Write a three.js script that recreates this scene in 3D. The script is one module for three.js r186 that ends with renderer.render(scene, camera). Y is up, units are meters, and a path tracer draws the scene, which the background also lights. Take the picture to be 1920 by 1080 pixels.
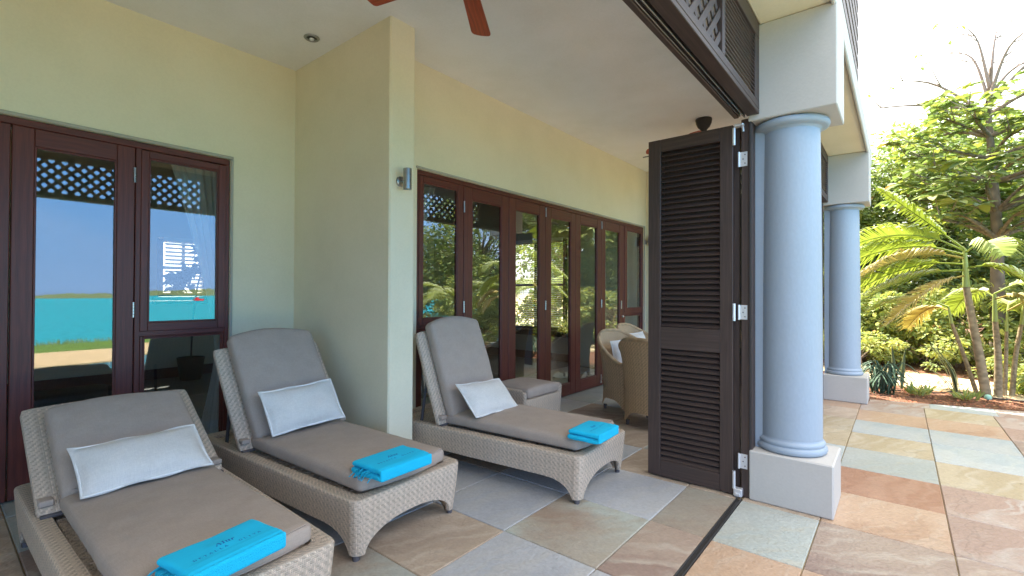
import * as THREE from 'three';
import { mergeGeometries, mergeVertices } from 'three/addons/utils/BufferGeometryUtils.js';

// ---------------------------------------------------------------- camera, sky, sun, exposure
const scene = new THREE.Scene();
const renderer = new THREE.WebGLRenderer({ antialias: true });
renderer.toneMapping = THREE.LinearToneMapping;
renderer.toneMappingExposure = 4.0;
renderer.shadowMap.enabled = true;
const camera = new THREE.PerspectiveCamera(62.11, 16 / 9, 0.05, 6000);
{
  const yaw = 0.6813, pitch = 0.00932, roll = 0.00448;
  const F = new THREE.Vector3(Math.cos(yaw) * Math.cos(pitch), Math.sin(pitch), -Math.sin(yaw) * Math.cos(pitch));
  const R = new THREE.Vector3(Math.sin(yaw), 0, Math.cos(yaw)), U = new THREE.Vector3().crossVectors(R, F);
  const R2 = R.clone().multiplyScalar(Math.cos(roll)).addScaledVector(U, Math.sin(roll));
  const U2 = U.clone().multiplyScalar(Math.cos(roll)).addScaledVector(R, -Math.sin(roll));
  camera.quaternion.setFromRotationMatrix(new THREE.Matrix4().makeBasis(R2, U2, F.clone().negate()));
  camera.position.set(0, 1.4, 0);
}
const SUN = new THREE.Vector3(0.30, 0.85, -0.43).normalize();
{ // computed sky: bright white haze over the land side under the sun, clear blue low over the bay, whitened above to light the veranda, thin high cloud
  const W = 512, H = 256, d = new Float32Array(W * H * 4), sa = new THREE.Vector2(SUN.x, SUN.z).normalize();
  const h3 = (x, y, z) => { let h = Math.imul(x, 374761393) ^ Math.imul(y, 668265263) ^ Math.imul(z, 1274126177); h = Math.imul(h ^ (h >>> 13), 1274126177); return ((h ^ (h >>> 16)) >>> 0) / 4294967296; };
  const n3 = (x, y, z) => { const a = [x, y, z].map(Math.floor), f = [x - a[0], y - a[1], z - a[2]].map((t) => t * t * (3 - 2 * t)); let r = 0; for (let i = 0; i < 8; i++) { const o = [i & 1, (i >> 1) & 1, i >> 2]; r += h3(a[0] + o[0], a[1] + o[1], a[2] + o[2]) * o.reduce((q, e, k) => q * (e ? f[k] : 1 - f[k]), 1); } return r; };
  const ss = (a, b, x) => { const t = Math.min(1, Math.max(0, (x - a) / (b - a))); return t * t * (3 - 2 * t); };
  const bay = [0.16, 0.41, 0.84], bayLow = [0.27, 0.46, 0.80], zenith = [0.98, 0.97, 0.97], haze = [0.86, 0.85, 0.83];
  for (let j = 0; j < H; j++) for (let i = 0; i < W; i++) {
    const up = ((j + 0.5) / H - 0.5) * Math.PI, az = ((i + 0.5) / W - 0.5) * 2 * Math.PI, y = Math.sin(up), x = Math.cos(az) * Math.cos(up), z = Math.sin(az) * Math.cos(up);
    const side = 0.5 + 0.5 * (Math.cos(az) * sa.x + Math.sin(az) * sa.y), t = ss(0.3, 0.72, side), e = Math.max(0, y);
    const cl = ss(0.5, 0.8, 0.6 * n3(x * 3 / (e + 0.25) + 9, y * 4, z * 3 / (e + 0.25) + 9) + 0.3 * n3(x * 8 / (e + 0.25) + 9, y * 9, z * 8 / (e + 0.25) + 9) + 0.1 * n3(x * 21 + 30, y * 30 + 30, z * 21 + 30)) * ss(0.03, 0.2, e) * 0.5;
    const o = (j * W + i) * 4;
    for (let c = 0; c < 3; c++) {
      let v = bay[c] + (bayLow[c] - bay[c]) * (1 - ss(0, 0.2, e)); v += (zenith[c] - v) * ss(0.3, 0.62, e); v += (haze[c] - v) * t * (1 - 0.35 * ss(0.6, 1, e)); v += (0.72 - v) * cl * (v < 0.72 ? 0.5 : 0);
      d[o + c] = y < -0.01 ? 0.25 : v;
    }
    d[o + 3] = 1;
  }
  const sky = new THREE.DataTexture(d, W, H, THREE.RGBAFormat, THREE.FloatType);
  sky.mapping = THREE.EquirectangularReflectionMapping; sky.magFilter = THREE.LinearFilter; sky.needsUpdate = true;
  scene.background = sky; scene.environment = sky;
}
const sun = new THREE.DirectionalLight(new THREE.Color(1, 0.95, 0.86), 5);
sun.name = 'sun';
sun.position.copy(SUN).multiplyScalar(60);
sun.castShadow = true;
Object.assign(sun.shadow.camera, { left: -30, right: 30, top: 30, bottom: -30, far: 140 });
sun.shadow.mapSize.set(4096, 4096);
scene.add(sun, sun.target);

// ---------------------------------------------------------------- helpers
const PI = Math.PI, clamp = (x, a = 0, b = 1) => Math.min(b, Math.max(a, x)), lerp = (a, b, t) => a + (b - a) * t;
function rng(seed) {
  let a = seed >>> 0;
  return () => { a = (a + 0x6d2b79f5) | 0; let t = Math.imul(a ^ (a >>> 15), 1 | a); t = (t + Math.imul(t ^ (t >>> 7), 61 | t)) ^ t; return ((t ^ (t >>> 14)) >>> 0) / 4294967296; };
}
const hash = (x, y, s) => { let h = Math.imul(x | 0, 374761393) ^ Math.imul(y | 0, 668265263) ^ Math.imul(s | 0, 1274126177); h = Math.imul(h ^ (h >>> 13), 1274126177); return ((h ^ (h >>> 16)) >>> 0) / 4294967296; };
function vnoise(x, y, s, px = 1e6, py = px) {
  const ix = Math.floor(x), iy = Math.floor(y), fx = x - ix, fy = y - iy, m = (a, n) => ((a % n) + n) % n;
  const u = fx * fx * (3 - 2 * fx), v = fy * fy * (3 - 2 * fy), x0 = m(ix, px), x1 = m(ix + 1, px), y0 = m(iy, py), y1 = m(iy + 1, py);
  return lerp(lerp(hash(x0, y0, s), hash(x1, y0, s), u), lerp(hash(x0, y1, s), hash(x1, y1, s), u), v);
}
function fbm(u, v, fx, fy, s, oct = 4) { // tileable over u, v in 0..1
  let a = 0.5, r = 0, n = 0;
  for (let i = 0; i < oct; i++) { r += a * vnoise(u * fx, v * fy, s + i * 17, fx, fy); n += a; a *= 0.5; fx *= 2; fy *= 2; }
  return r / n;
}
function tex(w, h, fn, metresX, metresY = metresX, srgb = true) {
  const d = new Uint8Array(w * h * 4);
  for (let y = 0; y < h; y++) for (let x = 0; x < w; x++) {
    const c = fn((x + 0.5) / w, (y + 0.5) / h), o = (y * w + x) * 4;
    if (typeof c === 'number') d[o] = d[o + 1] = d[o + 2] = clamp(c) * 255;
    else { d[o] = clamp(c[0]) * 255; d[o + 1] = clamp(c[1]) * 255; d[o + 2] = clamp(c[2]) * 255; }
    d[o + 3] = 255;
  }
  const t = new THREE.DataTexture(d, w, h);
  t.wrapS = t.wrapT = THREE.RepeatWrapping; t.magFilter = t.minFilter = THREE.LinearFilter;
  if (srgb) t.colorSpace = THREE.SRGBColorSpace;
  t.repeat.set(1 / metresX, 1 / metresY); t.needsUpdate = true;
  return t;
}
const lin = (r, g, b) => new THREE.Color().setRGB(r, g, b);
const mat = (o) => new THREE.MeshStandardMaterial(o), phys = (o) => new THREE.MeshPhysicalMaterial(o);
const used = new Map();
function numbered(name) { const n = used.get(name) ?? 0; used.set(name, n + 1); return n ? `${name}_${String(n).padStart(3, '0')}` : name; }
function tag(o, label, category, group) { o.userData = { ...o.userData, label, category }; if (group) o.userData.group = group; return o; }
function thing(name, label, category, pos = [0, 0, 0], turn = 0, group) {
  const o = new THREE.Group(); o.name = numbered(name); o.position.set(...pos); o.rotation.y = turn; scene.add(o);
  return tag(o, label, category, group);
}
function one(name, geo, m, label, category, group, pos = [0, 0, 0], turn = 0) {
  const o = new THREE.Mesh(geo, m); o.name = numbered(name); o.position.set(...pos); o.rotation.y = turn; scene.add(o);
  return tag(o, label, category, group);
}
function part(name, geo, m, parent, pos, rot, label) {
  const o = new THREE.Mesh(geo, m); o.name = name;
  if (pos) o.position.set(...pos);
  if (rot) o.rotation.set(...rot);
  if (label) o.userData.label = label;
  parent.add(o); return o;
}
function struct(name, geo, m) { const o = new THREE.Mesh(geo, m); o.name = numbered(name); o.userData.kind = 'structure'; scene.add(o); return o; }
function copyOf(src, label, pos, turn, group) {
  const c = src.clone(); c.name = numbered(src.name.replace(/_\d{3}$/, '')); c.position.set(...pos); c.rotation.y = turn; scene.add(c);
  c.userData = { ...src.userData, label }; if (group) c.userData.group = group; return c;
}
// planar uv in metres by the face's main direction; the longest side of the piece runs along v
function metricUV(g, offset = 0, flip = false) {
  g = g.index ? g.toNonIndexed() : g;
  g.computeBoundingBox();
  const p = g.attributes.position, n = g.attributes.normal, uv = new Float32Array(p.count * 2), s = g.boundingBox.getSize(new THREE.Vector3()).toArray();
  const P = [0, 0, 0];
  for (let i = 0; i < p.count; i += 3) {
    const f = [0, 0, 0];
    for (let k = 0; k < 3; k++) { f[0] += Math.abs(n.getX(i + k)); f[1] += Math.abs(n.getY(i + k)); f[2] += Math.abs(n.getZ(i + k)); }
    const a = f[0] > f[1] && f[0] > f[2] ? 0 : f[1] > f[2] ? 1 : 2;
    let [b, c] = [[2, 1], [0, 2], [0, 1]][a];
    if (s[b] > s[c] * 1.02) [b, c] = [c, b];
    if (flip) [b, c] = [c, b];
    for (let k = 0; k < 3; k++) { P[0] = p.getX(i + k); P[1] = p.getY(i + k); P[2] = p.getZ(i + k); uv[(i + k) * 2] = P[b] + offset; uv[(i + k) * 2 + 1] = P[c] + offset * 0.7 + a * 0.31; }
  }
  g.setAttribute('uv', new THREE.BufferAttribute(uv, 2));
  return g;
}
let pieceCount = 0;
// chamfered box, 44 triangles
function cbox(w, h, d, x = 0, y = 0, z = 0, r = 0.004) {
  r = Math.min(r, w * 0.3, h * 0.3, d * 0.3);
  const H = [w / 2, h / 2, d / 2], pos = [], V = (s, a) => s.map((e, i) => e * (H[i] - (i === a ? 0 : r)));
  const tri = (a, b, c) => { // outward
    const ab = [0, 1, 2].map((i) => b[i] - a[i]), ac = [0, 1, 2].map((i) => c[i] - a[i]);
    const nn = [ab[1] * ac[2] - ab[2] * ac[1], ab[2] * ac[0] - ab[0] * ac[2], ab[0] * ac[1] - ab[1] * ac[0]];
    const dot = [0, 1, 2].reduce((q, i) => q + nn[i] * (a[i] + b[i] + c[i]), 0);
    pos.push(...a, ...(dot > 0 ? b : c), ...(dot > 0 ? c : b));
  };
  const quad = (a, b, c, e) => { tri(a, b, c); tri(a, c, e); };
  for (let a = 0; a < 3; a++) {
    const b = (a + 1) % 3, c = (a + 2) % 3;
    for (const s of [-1, 1]) {
      const k = (sb, sc) => { const e = [0, 0, 0]; e[a] = s; e[b] = sb; e[c] = sc; return V(e, a); };
      quad(k(-1, -1), k(1, -1), k(1, 1), k(-1, 1));
      for (const t of [-1, 1]) {
        const e = (sa, fa) => { const q = [0, 0, 0]; q[a] = s; q[b] = t; q[c] = sa; return V(q, fa); };
        quad(e(-1, a), e(1, a), e(1, b), e(-1, b));
      }
    }
  }
  for (const sx of [-1, 1]) for (const sy of [-1, 1]) for (const sz of [-1, 1]) { const s = [sx, sy, sz]; tri(V(s, 0), V(s, 1), V(s, 2)); }
  const g = new THREE.BufferGeometry();
  g.setAttribute('position', new THREE.Float32BufferAttribute(pos, 3));
  g.computeVertexNormals();
  const out = metricUV(g, (pieceCount++ * 0.377) % 3);
  out.translate(x, y, z);
  return out;
}
const span = (x0, x1, y0, y1, z0, z1, r) => cbox(x1 - x0, y1 - y0, z1 - z0, (x0 + x1) / 2, (y0 + y1) / 2, (z0 + z1) / 2, r);
const merge = (a) => mergeGeometries(a.map((g) => { const q = g.index ? g.toNonIndexed() : g; for (const k of Object.keys(q.attributes)) if (!['position', 'normal', 'uv'].includes(k)) q.deleteAttribute(k); return q; }));
function smooth(g, uvOffset = 0) { // weld, smooth normals, metric uv
  g.deleteAttribute('uv'); g.deleteAttribute('normal');
  g = mergeVertices(g, 1e-5); g.computeVertexNormals();
  return metricUV(g, uvOffset);
}
function softBox(w, h, d, r, nx, ny, nz, disp) {
  const g = new THREE.BoxGeometry(w, h, d, nx, ny, nz), p = g.attributes.position, v = new THREE.Vector3(), c = new THREE.Vector3();
  for (let i = 0; i < p.count; i++) {
    v.fromBufferAttribute(p, i);
    c.set(clamp(v.x, -w / 2 + r, w / 2 - r), clamp(v.y, -h / 2 + r, h / 2 - r), clamp(v.z, -d / 2 + r, d / 2 - r));
    v.sub(c); if (v.lengthSq() > 1e-12) v.setLength(r); v.add(c);
    if (disp) disp(v);
    p.setXYZ(i, v.x, v.y, v.z);
  }
  return smooth(g, (pieceCount++ * 0.377) % 3);
}
function tube(pts, radius, seg = 12, rad = 6) {
  const c = new THREE.CatmullRomCurve3(pts.map((p) => new THREE.Vector3(...p)));
  return new THREE.TubeGeometry(c, seg, radius, rad);
}
function taper(pts, r0, r1, seg = 10, rad = 7) { // tapered tube with a closed tip
  const c = new THREE.CatmullRomCurve3(pts.map((p) => new THREE.Vector3(...p))), g = new THREE.TubeGeometry(c, seg, 1, rad), p = g.attributes.position, q = new THREE.Vector3(), v = new THREE.Vector3();
  for (let i = 0; i < p.count; i++) { const t = Math.floor(i / (rad + 1)) / seg; c.getPointAt(clamp(t), q); v.fromBufferAttribute(p, i).sub(q).multiplyScalar(lerp(r0, r1, t)).add(q); p.setXYZ(i, v.x, v.y, v.z); }
  g.computeVertexNormals();
  return g;
}

// ---------------------------------------------------------------- materials
const T = {};
T.plaster = tex(512, 512, (u, v) => { const n = fbm(u, v, 6, 6, 3, 5), f = vnoise(u * 190, v * 190, 9, 190); const k = 0.955 + 0.05 * n + 0.02 * f; return [k, k, k * (0.985 + 0.02 * n)]; }, 1.7);
T.plasterB = tex(512, 512, (u, v) => 0.6 * fbm(u, v, 20, 20, 33, 5) + 0.4 * vnoise(u * 130, v * 130, 8, 130), 1.3, 1.3, false);
T.wood = tex(256, 1024, (u, v) => {
  const warp = fbm(u, v, 3, 2, 41, 3) * 0.5, rings = 0.5 + 0.5 * Math.sin((u * 9 + warp * 5) * 2 * PI), pore = vnoise(u * 120, v * 14, 5, 120, 14);
  const k = 0.72 + 0.16 * rings * fbm(u, v, 4, 2, 4) + 0.26 * pore * 0.7; return [k, k * 0.97, k * 0.95];
}, 0.3, 1.3);
T.woodB = tex(256, 512, (u, v) => 0.5 * vnoise(u * 110, v * 16, 5, 110, 16) + 0.5 * vnoise(u * 40, v * 5, 15, 40, 5), 0.3, 1.0, false);
T.brushed = tex(128, 128, (u, v) => 0.75 + 0.25 * vnoise(u * 60, v * 3, 6, 60, 3), 0.05);
function twill(fn, w, h, metres, srgb) { // 2/2 twill of flat strands, 12 x 12 strands to the tile
  const N = 12;
  return tex(w, h, (u, v) => {
    const i = Math.floor(u * N), j = Math.floor(v * N), a = u * N - i - 0.5, b = v * N - j - 0.5, over = (i + j) % 4 < 2, run = ((i + j) % 2 ? 0.5 : -0.5);
    const across = over ? a : b, along = over ? b - 0 : a - 0;
    const hgt = Math.sqrt(Math.max(0, 1 - Math.pow(Math.abs(across) * 2.05, 2.4))) * (0.72 + 0.28 * Math.cos((along + run * 0) * PI));
    return fn(hgt, over, i, j);
  }, metres, metres, srgb);
}
T.wicker = twill((h, over, i, j) => { const k = (over ? 0.93 : 0.86) - 0.1 * hash(over ? i : j, over ? 3 : 7, 5) - 0.05 * hash(i, j, 2) ; return [k, k * 0.965, k * 0.92]; }, 384, 384, 0.105, true);
T.wickerB = twill((h) => h, 384, 384, 0.105, false);
T.fabric = tex(512, 512, (u, v) => { const a = vnoise(u * 256, v * 24, 1, 256, 24), b = vnoise(u * 24, v * 256, 2, 24, 256), s = fbm(u, v, 5, 5, 6, 3); const k = 0.86 + 0.09 * (a + b) / 2 + 0.05 * s; return [k, k * 0.995, k * 0.985]; }, 0.32);
T.fabricB = tex(512, 512, (u, v) => 0.5 + 0.25 * Math.sin(u * 2 * PI * 128) * 0.5 + 0.25 * Math.sin(v * 2 * PI * 128) * 0.5 + 0.3 * (vnoise(u * 256, v * 24, 1, 256, 24) - 0.5), 0.32, 0.32, false);
T.ribB = tex(256, 256, (u, v) => 0.5 + 0.5 * Math.sin((v * 24 + 0.08 * Math.sin(u * 2 * PI * 24)) * 2 * PI), 0.14, 0.14, false);
T.glassB = tex(128, 128, (u, v) => fbm(u, v, 3, 4, 91, 3), 0.9, 0.9, false);
T.terryB = tex(256, 256, (u, v) => 0.6 * vnoise(u * 90, v * 90, 4, 90) + 0.4 * vnoise(u * 40, v * 6, 14, 40, 6), 0.12, 0.12, false);
T.soil = tex(512, 512, (u, v) => {
  const n = fbm(u, v, 8, 8, 12, 5), g = vnoise(u * 90, v * 90, 5, 90), chip = vnoise(u * 44, v * 44, 7, 44) > 0.8 ? 0.25 : 0; const k = 0.32 + 0.3 * n + 0.2 * g;
  return [k * 1.05 + chip, k * 0.78 + chip * 0.85, k * 0.6 + chip * 0.6];
}, 1.6);
T.soilB = tex(512, 512, (u, v) => 0.5 * fbm(u, v, 10, 10, 12, 5) + 0.5 * vnoise(u * 90, v * 90, 5, 90), 1.6, 1.6, false);
T.sand = tex(512, 512, (u, v) => { const k = 0.78 + 0.14 * fbm(u, v, 9, 9, 22, 4) + 0.08 * vnoise(u * 120, v * 120, 5, 120); return [k, k * 0.93, k * 0.78]; }, 2);
T.waveB = tex(512, 512, (u, v) => fbm(u, v, 10, 22, 71, 4), 9, 9, false);
T.grass = tex(256, 256, (u, v) => { const k = 0.5 + 0.35 * fbm(u, v, 12, 12, 5, 4) + 0.25 * vnoise(u * 90, v * 90, 6, 90); return [k * 0.8, k, k * 0.35]; }, 1.5);
T.bark = tex(256, 512, (u, v) => { const k = 0.45 + 0.3 * fbm(u, v, 10, 6, 61, 4) + 0.2 * vnoise(u * 30, v * 8, 2, 30, 8); return [k * 1.0, k * 0.93, k * 0.84]; }, 0.6, 1.2);
T.barkB = tex(256, 512, (u, v) => fbm(u, v, 14, 6, 61, 4), 0.6, 1.2, false);
// sandstone: drifting colour fields, bedding streaks and a few veins
function stone(seed, c0, c1, c2, streak, ang) {
  const ca = Math.cos(ang), sa = Math.sin(ang);
  return tex(384, 384, (u, v) => {
    const a = u * ca + v * sa, b = -u * sa + v * ca;
    const wx = fbm(u, v, 3, 3, seed, 4), wy = fbm(u, v, 4, 4, seed + 5, 4), big = vnoise(a * 2.2 + wx * 1.6 + 10, b * 2.6 + wy * 1.6 + 10, seed + 9);
    const str = vnoise(a * 3 + 20 + wx, b * 26 + wy * 7 + 20, seed + 3), fine = vnoise(u * 150, v * 150, seed + 6) * 0.5 + vnoise(u * 60, v * 60, seed + 7) * 0.5;
    const vein = Math.abs(vnoise(a * 2 + wy * 2.2 + 30, b * 7 + wx * 3 + 30, seed + 8) - 0.5) < 0.009 ? 0.93 : 1;
    let t = clamp((big - 0.32) * 2.4), s = clamp((str - 0.45) * 2) * streak, k = (0.94 + 0.1 * fine) * lerp(1, vein, streak);
    return [0, 1, 2].map((i) => lerp(lerp(c0[i], c1[i], t), c2[i], s) * k);
  }, 1);
}
const hex = (h) => [(h >> 16) / 255, ((h >> 8) & 255) / 255, (h & 255) / 255];
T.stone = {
  blue: stone(101, hex(0xd6d7d9), hex(0xc9cbd0), hex(0xdcd8d0), 0.5, 0.3),  // veranda stones only, colour lightened to make up for the dimmer light there
  green: stone(202, hex(0xcdd2cb), hex(0xc3cac4), hex(0xcfc9b6), 0.45, 0.7),
  tan: stone(303, hex(0xd4bea6), hex(0xc5af99), hex(0xdecbb5), 0.8, 0.5),
  brown: stone(404, hex(0xc6b09d), hex(0xb1988a), hex(0xd0bfae), 1, 1.0),
  orange: stone(505, hex(0xd6b598), hex(0xc9a588), hex(0xddc5ad), 0.6, 0.35),
  terracotta: stone(606, hex(0xc99b7e), hex(0xb98a6e), hex(0xd2ab92), 0.5, 0.2),
  beige: stone(707, hex(0xd9c8a9), hex(0xcbb896), hex(0xe0d4bd), 0.8, 0.45),
  pink: stone(808, hex(0xd3c0b2), hex(0xc3a594), hex(0xd9d0c6), 0.9, 0.3),
  pale: stone(909, hex(0xd4d9d6), hex(0xc5cfcf), hex(0xdcdccf), 0.5, 0.2),
  mixed: stone(111, hex(0xd0d4c8), hex(0xb8a18d), hex(0xc6b9a4), 0.7, 0.8),
};
T.stoneB = tex(384, 384, (u, v) => 0.65 * fbm(u, v, 7, 9, 45, 4) + 0.35 * vnoise(u * 90, v * 90, 4, 90), 1, 1, false);

const M = {};
M.wall = mat({ color: lin(0.79, 0.72, 0.53), map: T.plaster, bumpMap: T.plasterB, bumpScale: 0.0012, roughness: 0.85 });
M.ceiling = mat({ color: lin(0.86, 0.85, 0.83), map: T.plaster, bumpMap: T.plasterB, bumpScale: 0.0008, roughness: 0.9 });
M.white = mat({ color: lin(0.50, 0.47, 0.43), map: T.plaster, bumpMap: T.plasterB, bumpScale: 0.001, roughness: 0.7 });
M.column = mat({ color: lin(0.32, 0.38, 0.45), map: T.plaster, bumpMap: T.plasterB, bumpScale: 0.0014, roughness: 0.5 });
M.trim = mat({ color: lin(0.42, 0.38, 0.32), map: T.plaster, roughness: 0.6 });
M.mahogany = phys({ color: lin(0.16, 0.034, 0.022), map: T.wood, bumpMap: T.woodB, bumpScale: 0.0004, roughness: 0.45, clearcoat: 0.08, clearcoatRoughness: 0.3 });
M.espresso = mat({ color: lin(0.080, 0.054, 0.046), map: T.wood, bumpMap: T.woodB, bumpScale: 0.0003, roughness: 0.48 });
M.espressoDark = mat({ color: lin(0.03, 0.024, 0.022), roughness: 0.6 });
M.glass = phys({ bumpMap: T.glassB, bumpScale: 0.00012, color: lin(0.96, 0.98, 0.97), transmission: 1, thickness: 0, roughness: 0, ior: 2.0 });
M.clearGlass = phys({ color: lin(0.97, 0.98, 0.97), transmission: 1, thickness: 0, roughness: 0, ior: 1.5 });
M.steel = mat({ color: lin(0.72, 0.72, 0.71), metalness: 1, roughness: 0.28, map: T.brushed });
M.brushedSteel = mat({ color: lin(0.55, 0.54, 0.52), metalness: 1, roughness: 0.35, map: T.brushed });
M.zinc = mat({ color: lin(0.75, 0.76, 0.78), metalness: 0.6, roughness: 0.4 });
M.darkMetal = mat({ color: lin(0.07, 0.065, 0.062), metalness: 0.5, roughness: 0.45 });
M.wicker = mat({ color: lin(0.93, 0.80, 0.68), map: T.wicker, bumpMap: T.wickerB, bumpScale: 0.0035, roughness: 0.6 });
M.wickerHoney = mat({ color: lin(0.88, 0.66, 0.42), map: T.wicker, bumpMap: T.wickerB, bumpScale: 0.003, roughness: 0.6 });
M.taupe = mat({ color: lin(0.46, 0.375, 0.315), map: T.fabric, bumpMap: T.fabricB, bumpScale: 0.0006, roughness: 0.95 });
M.pillow = mat({ color: lin(0.82, 0.79, 0.745), map: T.fabric, bumpMap: T.ribB, bumpScale: 0.001, roughness: 0.95 });
M.pillowTrim = mat({ color: lin(0.84, 0.82, 0.78), roughness: 0.9 });
M.towel = mat({ color: lin(0.005, 0.50, 0.76), bumpMap: T.terryB, bumpScale: 0.003, roughness: 1 });
M.rubber = mat({ color: lin(0.09, 0.08, 0.085), roughness: 0.6 });
M.fanBlade = mat({ color: lin(0.52, 0.085, 0.025), map: T.wood, roughness: 0.35 });
M.sheer = phys({ color: lin(0.85, 0.85, 0.82), transmission: 0.5, thickness: 0, roughness: 1, opacity: 0.72, transparent: true });
M.blind = mat({ color: lin(0.78, 0.77, 0.74), roughness: 0.6 });
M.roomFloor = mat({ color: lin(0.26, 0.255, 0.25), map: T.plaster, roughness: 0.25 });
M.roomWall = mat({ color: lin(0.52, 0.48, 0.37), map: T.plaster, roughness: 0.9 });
M.soil = mat({ color: lin(0.5, 0.42, 0.38), map: T.soil, bumpMap: T.soilB, bumpScale: 0.03, roughness: 1 });
M.sand = mat({ color: lin(0.72, 0.68, 0.6), map: T.sand, bumpMap: T.soilB, bumpScale: 0.01, roughness: 1 });
M.lawn = mat({ color: lin(0.24, 0.30, 0.11), map: T.grass, roughness: 1 });
M.sea = phys({ color: lin(0.0, 0.26, 0.33), bumpMap: T.waveB, bumpScale: 0.25, roughness: 0.45, ior: 1.33, specularIntensity: 0.5 });
M.pool = phys({ color: lin(0.05, 0.25, 0.36), bumpMap: T.waveB, bumpScale: 0.02, roughness: 0.06, ior: 1.33 });
M.bark = mat({ color: lin(0.42, 0.37, 0.32), map: T.bark, bumpMap: T.barkB, bumpScale: 0.015, roughness: 1 });
M.twig = mat({ color: lin(0.26, 0.2, 0.17), roughness: 1 });
const leafMat = (r, g, b, t = 0.4) => phys({ color: lin(r, g, b), transmission: t, thickness: 0, roughness: 0.92, specularIntensity: 0.8, side: THREE.DoubleSide });
M.leaf = leafMat(0.20, 0.29, 0.07, 0.5);
M.bushLeaf = leafMat(0.30, 0.39, 0.11, 0.5);
M.palmLeaf = leafMat(0.31, 0.38, 0.04, 0.5);
M.palmLeafDry = leafMat(0.42, 0.33, 0.06, 0.35);

// ---------------------------------------------------------------- the setting: floors
const CEIL = 3.545, GROUND = -0.09;
const lineX = [-1.51, -0.89, -0.28, 0.335, 0.95, 1.56, 2.17, 2.84, 3.51, 4.12, 4.735, 5.37, 5.98, 6.585, 7.19, 7.8];
const lineZ = [-4.9, -4.28, -3.66, -3.04, -2.42, -1.81, -1.2, -0.855, -0.388, 0.226, 0.832, 1.44, 1.72];
const edgeX = (z) => 7.895 + 0.245 * (z + 0.31); // terrace border towards the garden
{
  const base = struct('veranda_floor', merge([span(-4.4, 8.42, -0.3, -0.010, -4.9, -0.345, 0.001), span(-6, 7.9, -0.3, -0.010, -0.343, 1.9, 0.001)]), mat({ color: lin(0.40, 0.36, 0.31), map: T.sand, roughness: 0.95 }));
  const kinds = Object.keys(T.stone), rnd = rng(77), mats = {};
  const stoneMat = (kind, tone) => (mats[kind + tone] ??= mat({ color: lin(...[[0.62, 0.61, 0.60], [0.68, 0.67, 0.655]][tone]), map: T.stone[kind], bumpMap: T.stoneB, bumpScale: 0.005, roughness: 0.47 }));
  // which stone lies where, read from the photograph; columns are x intervals, rows z intervals
  const laid = {
    '5,4': 'tan', '6,4': 'blue', '7,4': 'blue', '5,5': 'blue', '6,5': 'mixed', '7,5': 'blue', '4,5': 'blue', '5,6': 'blue', '6,6': 'brown', '7,6': 'mixed', '4,6': 'tan', '8,6': 'tan', '8,5': 'tan',
    '5,7': 'tan', '6,7': 'orange', '7,7': 'green', '8,7': 'tan', '9,7': 'tan', '10,7': 'pale', '11,7': 'beige', '12,7': 'beige', '13,7': 'tan', '14,7': 'orange',
    '5,8': 'beige', '6,8': 'orange', '7,8': 'brown', '8,8': 'orange', '9,8': 'terracotta', '10,8': 'green', '11,8': 'beige', '12,8': 'pale', '13,8': 'orange', '14,8': 'pink',
    '6,9': 'pink', '7,9': 'brown', '8,9': 'pink', '9,9': 'pink', '10,9': 'beige', '11,9': 'pale', '12,9': 'pale', '13,9': 'orange', '14,9': 'beige',
    '8,10': 'tan', '9,10': 'pink', '10,10': 'brown', '11,10': 'tan', '12,10': 'brown', '13,10': 'pink', '14,10': 'pink',
  };
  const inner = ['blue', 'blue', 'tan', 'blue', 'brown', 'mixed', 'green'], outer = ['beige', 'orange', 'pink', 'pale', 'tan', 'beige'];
  const geos = {};
  for (let i = 0; i < lineX.length - 1; i++) for (let j = 0; j < lineZ.length - 1; j++) {
    let x0 = lineX[i], x1 = lineX[i + 1], z0 = lineZ[j], z1 = lineZ[j + 1];
    if (j === 6) z1 -= 0.018; if (j === 7) z0 += 0.018;
    const gap = 0.0028, w = x1 - x0 - gap * 2, d = z1 - z0 - gap * 2, key = w.toFixed(3) + '_' + d.toFixed(3), v = Math.floor(rnd() * 3);
    const kind = laid[i + ',' + j] ?? (j < 7 ? inner : outer)[Math.floor(rnd() * (j < 7 ? inner.length : outer.length))];
    const g = (geos[key + v] ??= (() => {
      const c = cbox(w, 0.03, d, 0, -0.015, 0, 0.004), p = c.attributes.position, uv = c.attributes.uv;
      for (let k = 0; k < p.count; k++) uv.setXY(k, p.getX(k) * 0.95 + 0.5 + (v - 1) * 0.15, p.getZ(k) * 0.95 + 0.5 + (1 - v) * 0.14);
      return c;
    })());
    const tone = (rnd() > 0.4 ? 1 : 0) ;
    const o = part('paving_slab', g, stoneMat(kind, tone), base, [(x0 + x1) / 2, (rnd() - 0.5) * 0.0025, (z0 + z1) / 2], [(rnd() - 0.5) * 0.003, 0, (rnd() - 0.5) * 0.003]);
    if (x1 > edgeX(z1) + 0.02) o.visible = true;
  }
  // border slabs along the garden
  for (let k = 0; k < 4; k++) {
    const z0 = -0.31 + k * 0.6, z1 = z0 + 0.594, s = new THREE.Shape();
    s.moveTo(7.806, -z0); s.lineTo(edgeX(z0) + 0.07, -z0); s.lineTo(edgeX(z1) + 0.07, -z1); s.lineTo(7.806, -z1);
    const g = new THREE.ExtrudeGeometry(s, { depth: 0.05, bevelEnabled: true, bevelSize: 0.004, bevelThickness: 0.004, bevelSegments: 1 });
    g.rotateX(-PI / 2); g.translate(0, -0.054, 0);
    part('edging_slab', metricUV(g, k), stoneMat(k % 2 ? 'pale' : 'pink', 1), base);
  }
}
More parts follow.
